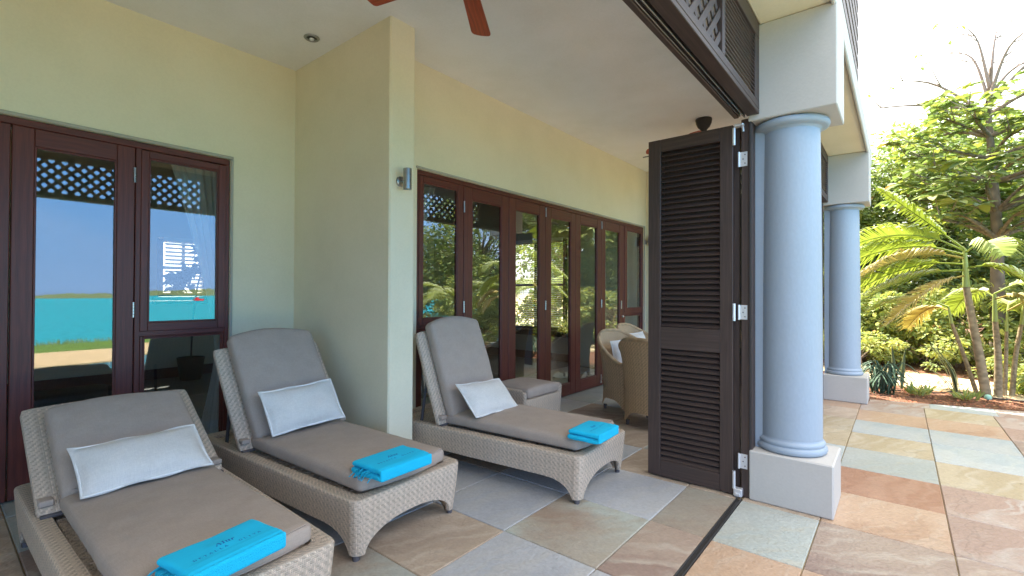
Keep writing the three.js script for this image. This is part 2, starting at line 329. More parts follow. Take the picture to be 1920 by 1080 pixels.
one('floor_track', merge([span(-0.2, 3.53, -0.02, 0.004, -0.873, -0.866, 0.001), span(-0.2, 3.53, -0.02, 0.004, -0.844, -0.837, 0.001), span(-0.2, 3.53, -0.024, -0.008, -0.866, -0.844, 0.001)]), M.darkMetal, 'dark metal track let into the paving in front of the shutter', 'track');

// ---------------------------------------------------------------- the setting: walls and ceilings
const holeWall = (x0, x1, y0, y1, holes, thick) => { // wall in the xy plane with rectangular holes, front face at z = 0, going back
  const s = new THREE.Shape([[x0, y0], [x1, y0], [x1, y1], [x0, y1]].map((p) => new THREE.Vector2(...p)));
  for (const [a, b, c, d] of holes) s.holes.push(new THREE.Path([[a, c], [a, d], [b, d], [b, c]].map((p) => new THREE.Vector2(...p))));
  const g = new THREE.ExtrudeGeometry(s, { depth: thick, bevelEnabled: false }); g.translate(0, 0, -thick);
  return metricUV(g);
};
const LZ = -4.56, RZ = -3.48;
{
  const g = holeWall(-4.4, 2.3, -0.03, CEIL + 0.3, [[-1.2, 1.695, -0.02, 2.555]], 0.2); g.translate(0, 0, LZ);
  struct('wall_left', g, M.wall);
  const g2 = holeWall(2.516, 8.05, -0.03, CEIL + 0.3, [[2.885, 7.955, -0.02, 2.55]], 0.2); g2.translate(0, 0, RZ);
  struct('wall_right', g2, M.wall);
  struct('wall_wing', span(2.268, 2.514, -0.03, CEIL + 0.3, -4.9, -3.06, 0.012), M.wall);
  struct('wall_wing', span(8.052, 8.4, -0.03, CEIL + 0.3, -4.9, -3.0, 0.012), M.wall);
  struct('wall_end', span(-4.6, -4.402, -0.03, CEIL + 0.3, -4.9, -0.75, 0.01), M.wall);
  struct('ceiling', span(-4.6, 8.42, CEIL, CEIL + 0.29, -9.2, -0.735, 0.004), M.ceiling);
  // rooms behind the glass
  struct('room_floor', span(-4.6, 8.19, -0.1, -0.004, -9.19, -4.92, 0.002), M.roomFloor);
  struct('room_floor', span(2.52, 8.05, -0.1, -0.006, -4.92, -3.69, 0.002), M.roomFloor);
  struct('room_wall', holeWall(-4.6, 8.4, -0.1, CEIL, [[2.38, 3.02, 1.3, 2.25]], 0.2).translate(0, 0, -9.2), M.roomWall);
  const side = holeWall(-9.2, -4.9, -0.1, CEIL, [[-6.75, -5.2, 0.62, 2.5]], 0.2); side.rotateY(-PI / 2); side.scale(1, 1, 1);
  side.translate(8.2, 0, 0);
  struct('room_wall', side, M.roomWall);
  struct('room_wall', span(-4.8, -4.62, -0.1, CEIL, -9.2, -4.6, 0.01), M.roomWall);
  struct('skirting', merge([span(8.165, 8.198, 0, 0.16, -9.1, -4.92, 0.004), span(-4.6, 8.16, 0, 0.16, -9.19, -9.16, 0.004)]), M.mahogany);
}
// upper storey: soffit, fascia, and unseen walls and roof, lengthened to shade the terrace
{
  const house = thing('upper_storey', 'cream upper storey with projecting fascia band above the veranda', 'building', [0, 0, 0]);
  part('soffit', span(-4.6, 8.4, 3.225, 3.36, -0.733, -0.332, 0.004), M.wall, house);
  part('fascia', span(-4.6, 8.4, 3.20, 3.42, -0.33, -0.303, 0.008), M.white, house);
  part('beam', span(-4.6, 8.4, 3.24, 3.84, -0.80, -0.735, 0.004), M.wall, house);
  part('floor_slab', span(-4.6, 8.4, 3.36, 3.44, -0.735, -0.332, 0.004), M.white, house);
  part('wall', span(-4.6, 10.2, 3.86, 6.6, -9.2, -2.6, 0.02), M.wall, house);
  part('roof', span(-5.2, 10.4, 6.6, 6.9, -9.8, -0.2, 0.02), M.white, house);  // stretched with the wall beyond the veranda end to keep sun off the paving
}
{
  const r = thing('balcony_railing', 'dark slatted balcony railing above the cream fascia at the top', 'railing', [0, 0, 0]);
  for (let k = 0; k < 8; k++) part('rail', span(-4.4, 5.78, 3.47 + k * 0.14, 3.565 + k * 0.14, -0.333, -0.308, 0.004), M.espresso, r);
  for (let x = -4.3; x < 5.9; x += 1.43) part('post', span(x, x + 0.06, 3.42, 4.62, -0.40, -0.336, 0.004), M.espresso, r);
  part('top_rail', span(-4.4, 5.8, 4.6, 4.65, -0.42, -0.3, 0.006), M.espresso, r);
}

// ---------------------------------------------------------------- columns
function makeColumn(label, x) {
  const c = thing('column', label, 'column', [x, 0, -0.56], 0);
  part('plinth', cbox(0.48, 0.335, 0.48, 0, 0.1675, 0, 0.008), M.white, c);
  const pr = [[0.001, 0.336], [0.2, 0.336], [0.211, 0.342], [0.217, 0.358], [0.214, 0.374], [0.204, 0.382], [0.198, 0.384], [0.202, 0.390], [0.205, 0.400], [0.202, 0.411], [0.193, 0.417], [0.19, 0.422], [0.188, 0.432]];
  part('base', new THREE.LatheGeometry(pr.map((p) => new THREE.Vector2(...p)), 64), M.column, c, [0, 0, -0.028]);
  const sh = []; for (let k = 0; k <= 16; k++) { const t = k / 16; sh.push(new THREE.Vector2(0.188 - 0.012 * t * t, 0.433 + t * 2.085)); }
  part('shaft', new THREE.LatheGeometry(sh, 64), M.column, c, [0, 0, -0.028]);
  const cp = [[0.177, 2.505], [0.185, 2.519], [0.196, 2.522], [0.212, 2.524], [0.228, 2.532], [0.234, 2.549], [0.229, 2.566], [0.216, 2.575], [0.001, 2.576]];
  part('capital', new THREE.LatheGeometry(cp.map((p) => new THREE.Vector2(...p)), 64), M.column, c, [0, 0, -0.028]);
  part('impost_block', span(-0.24, 0.24, 2.578, 3.222, -0.245, 0.262, 0.006), M.white, c);
  part('pilaster', span(-0.11, 0.11, 0.0, 2.576, -0.235, -0.02, 0.006), M.column, c);
  return c;
}
makeColumn('large blue-grey round column on a white plinth beside the louvred shutter', 3.79);
makeColumn('smaller-looking far column on a white plinth at the garden end of the terrace', 7.79);
makeColumn('round column at the near end of the veranda beside the viewpoint', -0.27);

// ---------------------------------------------------------------- header screens over the openings
const slatGeo = {};
function slat(len, depth, tilt) { // louvre blade along x
  const k = [len.toFixed(3), depth, tilt].join();
  return (slatGeo[k] ??= (() => { const g = cbox(len, 0.007, depth, 0, 0, 0, 0.002); g.rotateX(tilt); return g; })());
}
function screen(label, x0, x1, full) {
  const s = thing('header_screen', label, 'screen', [0, 0, 0]), zf = -0.733, zb = -0.773;
  const lv = 0.86, a0 = x0 + lv, a1 = x1 - lv + 0.003;
  part('header_rail', merge([span(x0, x1, 2.612, 2.64, -0.81, zf, 0.003), span(x0, x1, 2.64, 2.662, -0.89, -0.80, 0.003), span(x0, x1, 2.612, 2.64, -0.892, -0.862, 0.003)]), M.espresso, s);
  part('track', merge([span(x0, x1, 2.618, 2.638, -0.858, -0.852, 0.001), span(x0, x1, 2.608, 2.637, -0.829, -0.822, 0.001)]), M.brushedSteel, s);
  part('frame', merge([span(x0, x1, 2.642, 2.69, zb, zf, 0.003), span(x0, x1, 3.115, 3.224, zb, zf, 0.003), ...[x0 + 0.055, a0 - 0.025, a1 + 0.025, x1 - 0.055].map((x, i) => span(x - (i % 3 ? 0.026 : 0.055), x + (i % 3 ? 0.026 : 0.055), 2.69, 3.115, zb, zf - 0.001, 0.003))]), M.espresso, s);
  for (const [b0, b1] of [[x0 + 0.11, a0 - 0.052], [a1 + 0.052, x1 - 0.11]]) {
    const g = slat(b1 - b0, 0.036, 0.75);
    for (let k = 0; k < 15; k++) part('louvre_slat', g, M.espresso, s, [(b0 + b1) / 2, 2.705 + k * 0.0283, (zf + zb) / 2]);
  }
  // lattice between a0 and a1, two crossing layers
  const y0 = 2.685, y1 = 3.12, xl = a0, xr = a1;
  for (const dir of [1, -1]) for (let c = xl - (y1 - y0); c < xr; c += 0.127) {
    // line from (c, y0) going up at 45 degrees (dir 1) or mirrored
    let ta = Math.max(0, xl - c), tb = Math.min(y1 - y0, xr - c); if (tb - ta < 0.03) continue;
    let px0 = c + ta, px1 = c + tb, py0 = y0 + ta, py1 = y0 + tb; if (dir < 0) { py0 = y1 - ta; py1 = y1 - tb; }
    const len = Math.hypot(px1 - px0, py1 - py0), g = (slatGeo['lat' + len.toFixed(3)] ??= cbox(len, 0.042, 0.009, 0, 0, 0, 0.002));
    part('lattice_strip', g, M.espresso, s, [(px0 + px1) / 2, (py0 + py1) / 2, -0.753 + dir * 0.0052], [0, 0, dir * PI / 4]);
  }
  return s;
}
screen('dark lattice and louvre screen on a header rail over the near opening', 0.0, 3.546);
screen('dark header screen over the far opening between the two columns', 4.034, 7.546);
screen('dark header screen over the leftmost opening beside the near column', -4.4, -0.54);

// ---------------------------------------------------------------- folding louvred shutters
function shutterLeaf(parent, x, z0, z1, slats) { // leaf in the zy plane, front (towards -x) at x
  const t = 0.04, leaf = part('shutter_leaf', merge([
    span(x, x + t, 0.012, 2.575, z0, z0 + 0.097, 0.003), span(x, x + t, 0.012, 2.575, z1 - 0.087, z1, 0.003),
    span(x + 0.0005, x + t - 0.0005, 2.478, 2.575, z0 + 0.097, z1 - 0.087, 0.003), span(x + 0.0005, x + t - 0.0005, 0.978, 1.144, z0 + 0.097, z1 - 0.087, 0.003), span(x + 0.0005, x + t - 0.0005, 0.012, 0.13, z0 + 0.097, z1 - 0.087, 0.003),
    span(x - 0.002, x + 0.004, 2.478, 2.4805, z0 + 0.1, z1 - 0.09, 0.001)]), M.espresso, parent);
  if (!slats) { part('louvre_panel', merge([span(x + 0.015, x + 0.025, 1.14, 2.48, z0 + 0.097, z1 - 0.087, 0.001), span(x + 0.015, x + 0.025, 0.13, 0.98, z0 + 0.097, z1 - 0.087, 0.001)]), M.espresso, parent); return leaf; }
  const len = z1 - z0 - 0.184, g = (slatGeo['sh' + len] ??= (() => { const q = cbox(len, 0.006, 0.046, 0, 0, 0, 0.002); q.rotateX(0.72); q.rotateY(-PI / 2); return q; })());
  for (const [a, b, n] of [[1.144, 2.478, 33], [0.13, 0.978, 21]]) for (let k = 0; k < n; k++) part('louvre_slat', g, M.espresso, leaf, [x + t / 2 + (hash(k, n, 3) - 0.5) * 0.002, a + (k + 0.5) * (b - a) / n + (hash(k, n, 1) - 0.5) * 0.003, (z0 + z1) / 2 + 0.005], [0, 0, (hash(k, n, 2) - 0.5) * 0.12]);
  return leaf;
}
function hinge(parent, x, y, z) {
  const g = [cbox(0.003, 0.1, 0.05, 0.004, 0, 0.03, 0.001)];
  const pin = new THREE.CylinderGeometry(0.007, 0.007, 0.104, 10); pin.translate(-0.002, 0, 0.002); g.push(pin);
  const plate = part('hinge', merge(g), M.zinc, parent, [x, y, z]);
  for (const [dy, dz] of [[0.03, 0.04], [0, 0.028], [-0.03, 0.04]]) { const s = new THREE.CylinderGeometry(0.004, 0.004, 0.002, 8); s.rotateZ(PI / 2); part('screw', s, M.darkMetal, plate, [0.0018, dy, dz]); }
  return plate;
}
{
  const s = thing('folding_shutter', 'dark brown louvred folding shutter standing open beside the large column', 'shutter', [0, 0, 0]);
  shutterLeaf(s, 3.55, -1.517, -0.902, true);
  shutterLeaf(s, 3.60, -1.512, -0.868, false);
  part('jamb_post', span(3.572, 3.665, 0.0, 2.607, -0.853, -0.783, 0.003), M.espresso, s);
  part('stop_bead', span(3.558, 3.5715, 0.34, 2.6, -0.800, -0.787, 0.002), M.espressoDark, s);
  // blocks added between the rear leaf and the post to leave short slits of light
  part('slit_blocker', merge([span(3.612, 3.622, 0.75, 1.02, -0.866, -0.855, 0.001), span(3.612, 3.622, 1.14, 2.10, -0.866, -0.855, 0.001), span(3.612, 3.622, 2.13, 2.17, -0.866, -0.855, 0.001), span(3.612, 3.622, 2.2, 2.235, -0.866, -0.855, 0.001), span(3.612, 3.622, 2.265, 2.30, -0.866, -0.855, 0.001)]), M.espressoDark, s);
  for (const y of [2.33, 1.27, 0.245]) hinge(s, 3.566, y, -0.868);
  for (const y of [2.49, 1.27, 0.115]) { const c = new THREE.CylinderGeometry(0.011, 0.011, 0.12, 12); part('pivot_barrel', c, M.zinc, s, [3.545, y, -0.893]); }
  part('pivot_arm', merge([cbox(0.05, 0.018, 0.06, 3.56, 2.565, -0.862, 0.004), tube([[3.56, 2.57, -0.87], [3.57, 2.56, -0.845], [3.57, 2.52, -0.838]], 0.008, 8, 8)]), M.zinc, s);
  part('floor_pivot', merge([cbox(0.05, 0.055, 0.055, 3.555, 0.033, -0.868, 0.006), cbox(0.012, 0.02, 0.03, 3.527, 0.022, -0.866, 0.002)]), M.zinc, s);
  part('bolt', (() => { const g = new THREE.CylinderGeometry(0.004, 0.004, 0.06, 8); g.rotateX(PI / 2); return g; })(), M.darkMetal, s, [3.57, 2.47, -1.54]);
}
{
  const s = thing('folding_shutter', 'dark folded shutter stack beside the far column', 'shutter', [0, 0, 0]);
  shutterLeaf(s, 7.42, -1.5, -0.9, false);
  part('jamb_post', span(7.43, 7.56, 0.0, 2.607, -0.86, -0.79, 0.003), M.espresso, s);
}

// ---------------------------------------------------------------- glazed doors
let housePlant = null;
function pane(parent, x0, x1, y0, y1, z, tilt = 0) {
  const w = x1 - x0, h = y1 - y0, g = cbox(w, h, 0.004, 0, 0, 0, 0.0005);
  return part('pane', g, M.glass, parent, [(x0 + x1) / 2, (y0 + y1) / 2, z], [tilt, 0, 0]);
}
function leafFrame(parent, name, x0, x1, y0, y1, px0, px1, py0, py1, z, t = 0.045, tilt = 0) {
  const f = part(name, merge([
    span(x0, px0, y0, y1, z - t, z, 0.004), span(px1, x1, y0, y1, z - t, z, 0.004),
    span(px0, px1, py1, y1, z - t + 0.001, z - 0.001, 0.004), span(px0, px1, y0, py0, z - t + 0.001, z - 0.001, 0.004)]), M.mahogany, parent);
  const b = 0.012;
  part('glazing_bead', merge([span(px0, px0 + b, py0, py1, z - 0.018, z - 0.006, 0.002), span(px1 - b, px1, py0, py1, z - 0.018, z - 0.006, 0.002), span(px0 + b, px1 - b, py1 - b, py1, z - 0.018, z - 0.006, 0.002), span(px0 + b, px1 - b, py0, py0 + b, z - 0.018, z - 0.006, 0.002)]), M.mahogany, f);
  pane(f, px0 + 0.002, px1 - 0.002, py0 + 0.002, py1 - 0.002, z - 0.022, tilt);
  return f;
}
function doorHinge(parent, x, y, z) {
  const g = []; for (let k = 0; k < 5; k++) { const c = new THREE.CylinderGeometry(0.0085, 0.0085, 0.021, 10); c.translate(0, (k - 2) * 0.0235, 0); g.push(c); }
  part('hinge', merge(g), M.steel, parent, [x, y, z]);
}
{
  const d = thing('glazed_door', 'mahogany glazed door and side window in the left wall reflecting the sea', 'door', [0, 0, 0]), z = LZ + 0.006;
  part('frame', merge([span(-1.19, 1.688, 2.50, 2.548, z - 0.1, z - 0.004, 0.004), span(1.655, 1.688, 0, 2.5, z - 0.1, z - 0.004, 0.004), span(1.045, 1.655, 1.045, 1.09, z - 0.09, z - 0.006, 0.004), span(1.026, 1.062, 0, 2.5, z - 0.1, z - 0.005, 0.004)]), M.mahogany, d);
  const lf = leafFrame(d, 'door_leaf', 0.365, 1.02, 0.012, 2.497, 0.472, 0.912, 0.22, 2.376, z, 0.045, -0.0055);
  leafFrame(d, 'door_leaf', -0.365, 0.358, 0.012, 2.497, -0.25, 0.247, 0.22, 2.376, z, 0.045, -0.003);
  leafFrame(d, 'door_leaf', -1.1, -0.372, 0.012, 2.497, -0.99, -0.48, 0.22, 2.376, z);
  leafFrame(d, 'window_sash', 1.058, 1.657, 1.085, 2.49, 1.108, 1.598, 1.15, 2.436, z + 0.006, 0.045, -0.0035);
  leafFrame(d, 'side_panel', 1.062, 1.655, 0.012, 1.045, 1.085, 1.64, 0.16, 1.035, z - 0.012, 0.04, -0.002);
  for (const y of [2.287, 1.254, 0.3]) doorHinge(lf, 1.018, y, z + 0.006);
}
{
  const d = thing('folding_glass_door', 'long mahogany folding glass door with seven glazed bays behind the third lounger', 'door', [0, 0, 0]), z = RZ - 0.012;
  part('frame', merge([span(2.887, 7.952, 2.50, 2.546, z - 0.1, z - 0.002, 0.004), span(2.887, 2.925, 0, 2.5, z - 0.1, z - 0.002, 0.004), span(7.92, 7.952, 0, 2.5, z - 0.1, z - 0.002, 0.004), span(3.47, 3.512, 0, 2.5, z - 0.1, z - 0.003, 0.004), span(7.18, 7.225, 0, 2.5, z - 0.1, z - 0.003, 0.004), span(2.925, 3.47, 1.05, 1.085, z - 0.09, z - 0.004, 0.004), span(7.225, 7.92, 1.05, 1.085, z - 0.09, z - 0.004, 0.004)]), M.mahogany, d);
  leafFrame(d, 'window_sash', 2.918, 3.475, 1.082, 2.497, 2.966, 3.424, 1.145, 2.44, z + 0.006);
  leafFrame(d, 'side_panel', 2.93, 3.468, 0.012, 1.048, 2.965, 3.43, 0.15, 1.03, z - 0.012, 0.04);
  const tl = [0.002, -0.003, 0.001, -0.002, 0.001];
  for (let k = 0; k < 5; k++) {
    const x0 = 3.517 + k * 0.732, x1 = x0 + 0.727, f = leafFrame(d, 'door_leaf', x0, x1, 0.012, 2.497, x0 + 0.125, x1 - 0.122, 0.17, 2.376, z, 0.045, tl[k]);
    if (k === 0) for (const y of [2.283, 1.25]) doorHinge(f, x0 - 0.003, y, z + 0.006);
    if (k === 2 || k === 4) { for (const y of [2.42, 1.24]) doorHinge(f, x0 - 0.003, y, z + 0.006); part('bolt', merge([cbox(0.012, 0.11, 0.01, 0, 0, 0, 0.002), cbox(0.03, 0.03, 0.012, -0.008, -0.055, 0.001, 0.002)]), M.steel, f, [x0 - 0.01, 0.12, z + 0.006]); }
    if (k === 4) part('handle', merge([cbox(0.03, 0.13, 0.006, 0, 0.11, 0, 0.002), (() => { const s = new THREE.SphereGeometry(0.022, 12, 8); s.translate(0, -0.08, 0.02); return s; })()]), M.steel, f, [x1 - 0.06, 1.1, z + 0.004]);
  }
  leafFrame(d, 'window_sash', 7.22, 7.925, 1.082, 2.497, 7.31, 7.86, 1.145, 2.44, z + 0.006);
  leafFrame(d, 'side_panel', 7.23, 7.915, 0.012, 1.048, 7.27, 7.88, 0.15, 1.03, z - 0.012, 0.04);
}
one('door_head_trim', merge([span(-1.22, 1.715, 2.556, 2.58, LZ + 0.0005, LZ + 0.016, 0.004), span(1.697, 1.715, 0, 2.556, LZ + 0.0005, LZ + 0.014, 0.003)]), M.trim, 'thin stone-grey bead around the left door opening', 'trim');
one('door_head_trim', merge([span(2.87, 7.975, 2.552, 2.572, RZ + 0.0005, RZ + 0.014, 0.004), span(7.957, 7.975, 0, 2.552, RZ + 0.0005, RZ + 0.012, 0.003)]), M.trim, 'thin stone-grey bead along the top of the long folding door', 'trim');

// windows of the rooms with venetian blinds, seen through the doors
function blindWindow(label, w, y0, y1, pos, turn, slatN, tilt = 0.25) {
  const o = thing('blind_window', label, 'window', pos, turn);
  part('frame', merge([span(-w / 2 - 0.03, -w / 2 + 0.04, y0, y1, -0.05, 0.02, 0.004), span(w / 2 - 0.04, w / 2 + 0.03, y0, y1, -0.05, 0.02, 0.004), span(-w / 2 + 0.04, w / 2 - 0.04, y1 - 0.06, y1, -0.05, 0.019, 0.004), span(-w / 2 + 0.04, w / 2 - 0.04, y0, y0 + 0.06, -0.05, 0.019, 0.004), span(-w / 2 + 0.04, w / 2 - 0.04, (y0 + y1) / 2 - 0.025, (y0 + y1) / 2 + 0.025, -0.045, 0.01, 0.004), span(-0.02, 0.02, y0 + 0.06, y1 - 0.06, -0.04, 0.005, 0.003)]), M.espressoDark, o);
  part('sill', span(-w / 2 - 0.1, w / 2 + 0.1, y0 - 0.12, y0 - 0.003, -0.04, 0.08, 0.006), M.espressoDark, o);
  part('pane', cbox(w - 0.09, y1 - y0 - 0.13, 0.004, 0, (y0 + y1) / 2, -0.052, 0.0005), M.clearGlass, o);
  const g = cbox(w - 0.1, 0.003, 0.045, 0, 0, 0, 0.001); g.rotateX(tilt);
  for (let k = 0; k < slatN; k++) part('blind_slat', g, M.blind, o, [0, y0 + 0.09 + k * (y1 - y0 - 0.18) / (slatN - 1), 0.055]);
  part('head_rail', span(-w / 2 + 0.03, w / 2 - 0.03, y1 - 0.05, y1 + 0.02, 0.025, 0.085, 0.004), M.blind, o);
  return o;
}
blindWindow('window with white venetian blinds at the end of the room behind the folding door', 1.5, 0.63, 2.49, [8.13, 0, -5.97], -PI / 2, 40);
blindWindow('small window with white blinds deep in the room behind the left door', 0.64, 1.31, 2.24, [2.70, 0, -9.14], 0, 13, 0.95);

{ // dark house plant whose leaves cover part of that window
  const r = rng(19), t = thing('house_plant', 'dark leafy house plant in front of the small blind window', 'plant', [2.7, 0, -8.75]), list = [];
  for (const [cx, cy, n] of [[0.2, 2.02, 90], [0.2, 1.78, 40], [-0.16, 1.52, 90], [-0.02, 1.68, 30]]) for (let k = 0; k < n; k++) { const a = r() * 2 * PI, q = 0.13 * Math.sqrt(r()); list.push([cx + q * Math.cos(a), cy + q * Math.sin(a), (r() - 0.5) * 0.2, r() - 0.5, r() - 0.3, r() - 0.5, 0.8 + 0.5 * r(), r(), [1, 1, 1]]); }
  part('pot', new THREE.LatheGeometry([[0.001, 0], [0.14, 0], [0.19, 0.35], [0.17, 0.35], [0.15, 0.3], [0.001, 0.3]].map((p) => new THREE.Vector2(...p)), 24), M.espressoDark, t);
  part('stem', tube([[0, 0.3, 0], [0.02, 0.9, 0], [0.08, 1.5, 0.02], [0.2, 1.95, 0]], 0.014, 16, 6), M.espressoDark, t);
  housePlant = [t, list];
}
// sheer curtains inside the glass
function curtain(label, pos, turn, fn, nu = 60, nv = 24) {
  const g = new THREE.PlaneGeometry(1, 1, nu, nv), p = g.attributes.position, back = [];
  for (let i = 0; i < p.count; i++) { const q = fn(p.getX(i) + 0.5, p.getY(i) + 0.5); p.setXYZ(i, ...q); }
  g.computeVertexNormals();
  return one('curtain', g, M.sheer, label, 'curtain', null, pos, turn);
}
curtain('sheer white curtain behind the left window sash', [1.62, 0, -4.85], 0, (u, v) => { const w = 0.1 + 0.36 * Math.pow(Math.abs(v - 0.34) / 0.66, 1.3); return [0.16 - (1 - u) * w, 0.02 + v * 2.5, Math.sin(u * 40 + 2 * Math.sin(v * 3)) * 0.02 + Math.sin(u * 17) * 0.015]; });
curtain('sheer white curtain gathered at the left end of the folding door', [2.95, 0, -3.83], 0, (u, v) => { const w = 0.12 + 0.42 * Math.pow(Math.abs(v - 0.36) / 0.64, 1.4); return [u * w - 0.05, 0.02 + v * 2.48, Math.sin(u * 40 + v * 2) * 0.02 + Math.sin(u * 17) * 0.015]; });
curtain('sheer white curtain gathered at the right end of the folding door', [7.0, 0, -3.83], 0, (u, v) => { const w = 0.12 + 0.38 * Math.pow(Math.abs(v - 0.36) / 0.64, 1.4); return [0.2 - (1 - u) * w, 0.02 + v * 2.48, Math.sin(u * 36 + v * 2) * 0.02 + Math.sin(u * 15) * 0.015]; });
{ // dark dining furniture inside, seen only as silhouettes through the glass
  const t = thing('dark_table', 'dark wooden table inside the room behind the folding door', 'table', [5.6, 0, -6.3]);
  part('tabletop', cbox(1.6, 0.04, 0.9, 0, 0.74, 0, 0.006), M.espressoDark, t);
  for (const sx of [-1, 1]) for (const sz of [-1, 1]) part('leg', cbox(0.08, 0.715, 0.08, sx * 0.7, 0.36, sz * 0.36, 0.005), M.espressoDark, t);
  const c = thing('dark_bench', 'low dark bench inside the room behind the left door', 'bench', [0.75, 0, -5.35], 0.1);
  part('seat', softBox(0.62, 0.09, 0.42, 0.03, 8, 4, 8), M.espressoDark, c, [0, 0.53, 0]);
  for (const sx of [-0.27, 0.27]) for (const sz of [-0.17, 0.17]) part('leg', cbox(0.05, 0.49, 0.05, sx, 0.245, sz, 0.004), M.espressoDark, c);
}

// ---------------------------------------------------------------- wicker furniture
// woven skirt that follows a rounded rectangle; bottom edge arches between tapering corner legs
function wickerSkirt({ front, back, halfFront, halfBack, top, corner = 0.05, archF, archS, lenF, lenS, inset = 0.025, topFn = null }) {
  const pts = [], L = back - front; // z runs from 0 (front) to -depth
  const depth = front - back, cx = (x, z) => { const t = clamp((front - z) / depth); return x * lerp(halfFront, halfBack, t); };
  const loop = []; // [unit x in -1..1, z, nx, nz, side]
  const add = (x, z, side, s) => loop.push({ x, z, side, s });
  const N = 26, NC = 6, r = corner;
  const edge = (x0, z0, x1, z1, side) => { const len = Math.hypot(x1 - x0, z1 - z0); for (let k = 0; k <= N; k++) { const e = k / N, t = 0.5 - 0.5 * Math.cos(PI * e); add(lerp(x0, x1, t), lerp(z0, z1, t), side, Math.min(t, 1 - t) * len + r * 0.8); } };
  const arc = (cxx, cz, a0) => { for (let k = 1; k < NC; k++) { const a = a0 + (k / NC) * PI / 2; add(cxx + Math.cos(a) * r, cz - Math.sin(a) * r, 2, Math.min(k, NC - k) / NC * r * 1.57); } };
  const w = halfFront;
  edge(-w + r, front, w - r, front, 0); arc(w - r, front - r, -PI / 2); edge(w, front - r, w, back + r, 1); arc(w - r, back + r, 0); edge(w - r, back, -w + r, back, 0); arc(-w + r, back + r, PI / 2); edge(-w, back + r, -w, front - r, 1); arc(-w + r, front - r, PI);
  const NV = 12, n = loop.length, V = [], idx = [];
  let run = 0; const runs = loop.map((p, i) => { if (i) run += Math.hypot(p.x - loop[i - 1].x, p.z - loop[i - 1].z); return run; }), uvs = [];
  const ring = (f) => { for (let i = 0; i <= n; i++) { const p = loop[i % n], q = f(p); V.push(...q.slice(0, 3)); uvs.push(i === n ? run + 0.03 : runs[i], q[3]); } };
  const bottom = (p) => { if (p.side === 2) return 0.03; const a = p.side ? archS : archF, l = p.side ? lenS : lenF, t = clamp((p.s - 0.055) / l); return 0.03 + (a - 0.03) * Math.sqrt(1 - (1 - t) * (1 - t)); };
  const topY = (p) => topFn ? topFn(p) : top;
  const place = (p, y, off) => { const t = clamp((front - p.z) / depth), half = lerp(halfFront, halfBack, Math.sin(t * PI / 2) * 1.0), k = half / w, zin = p.z, cxm = p.x * k, sx = 1 - off / half, czm = (front + back) / 2, sz = 1 - off / (depth / 2); return [cxm * sx, y, czm + (zin - czm) * sz]; };
  for (let k = 0; k <= NV; k++) { const e = k / NV; ring((p) => { const b = bottom(p), y = lerp(b, topY(p) - 0.012, e), off = inset * Math.pow(1 - y / top, 1.3); const q = place(p, y, off); return [...q, y]; }); }
  ring((p) => { const q = place(p, topY(p) - 0.003, 0.004); return [...q, topY(p)]; });
  ring((p) => { const q = place(p, topY(p), 0.014); return [...q, topY(p) + 0.012]; });
  ring((p) => { const q = place(p, topY(p), 0.07); return [...q, topY(p) + 0.07]; });
  ring((p) => { const q = place(p, topY(p) - 0.02, 0.075); return [...q, topY(p) + 0.09]; });
  ring((p) => { const b = bottom(p) + 0.004; const q = place(p, Math.max(b, 0.03), 0.05); return [...q, topY(p) + 0.35]; });
  ring((p) => { const b = bottom(p), q = place(p, b, inset * Math.pow(1 - b / top, 1.3)); return [...q, topY(p) + 0.4]; });
  const rows = NV + 7, m = n + 1;
  for (let k = 0; k < rows - 1; k++) for (let i = 0; i < n; i++) { const a = k * m + i, b = a + 1, c = a + m, d = c + 1; idx.push(a, b, d, a, d, c); }
  let g = new THREE.BufferGeometry();
  g.setAttribute('position', new THREE.Float32BufferAttribute(V, 3)); g.setAttribute('uv', new THREE.Float32BufferAttribute(uvs, 2)); g.setIndex(idx);
  g.computeVertexNormals();
  return g;
}
function cushionGeo(w, t, l, bulge, arch = 0, frontBow = 0, seed = 1) {
  const r = t * 0.38;
  return softBox(w, t, l, r, 30, 8, 46, (v) => {
    const a = 2 * v.x / w, b = 2 * v.z / l, top = v.y > 0 ? 1 : 0.2;
    v.y += top * bulge * (1 - Math.pow(Math.abs(a), 3)) * (1 - Math.pow(Math.abs(b), 6)) + top * 0.010 * (vnoise(v.x * 6 + 5, v.z * 4 + 9, seed) - 0.5) + top * 0.005 * (vnoise(v.x * 9 + v.z * 13 + 25, v.z * 9 - v.x * 6 + 29, seed + 1) - 0.5);
    if (arch) v.z += -arch * (1 - a * a) * clamp(-b);
    if (frontBow) v.z += frontBow * (1 - a * a) * clamp(b);
    v.x += 0.004 * (vnoise(v.z * 9 + 3, v.y * 20 + 7, seed + 2) - 0.5);
  });
}
const L = 1.9, HINGE = -1.27, DECK = 0.328;
const skirtGeo = wickerSkirt({ front: 0, back: -L, halfFront: 0.395, halfBack: 0.425, top: DECK, archF: 0.165, archS: 0.15, lenF: 0.30, lenS: 0.20, inset: 0.028 });
const deckGeo = merge(Array.from({ length: 24 }, (_, k) => cbox(0.66, 0.02, 0.06, 0, 0.285, -0.11 - k * 0.074, 0.004)));
const seatCushion = cushionGeo(0.64, 0.085, 1.24, 0.016, 0, 0.035, 4), backCushion = cushionGeo(0.64, 0.10, 0.80, 0.02, 0.055, 0, 9);
const backPanel = softBox(0.80, 0.055, 0.78, 0.024, 16, 6, 20, (v) => { const a = 2 * v.x / 0.8; v.z -= 0.02 * (1 - a * a) * clamp(-v.z * 2.6); });
const footGeo = (() => { const g = new THREE.CylinderGeometry(0.021, 0.018, 0.05, 12); return g; })();
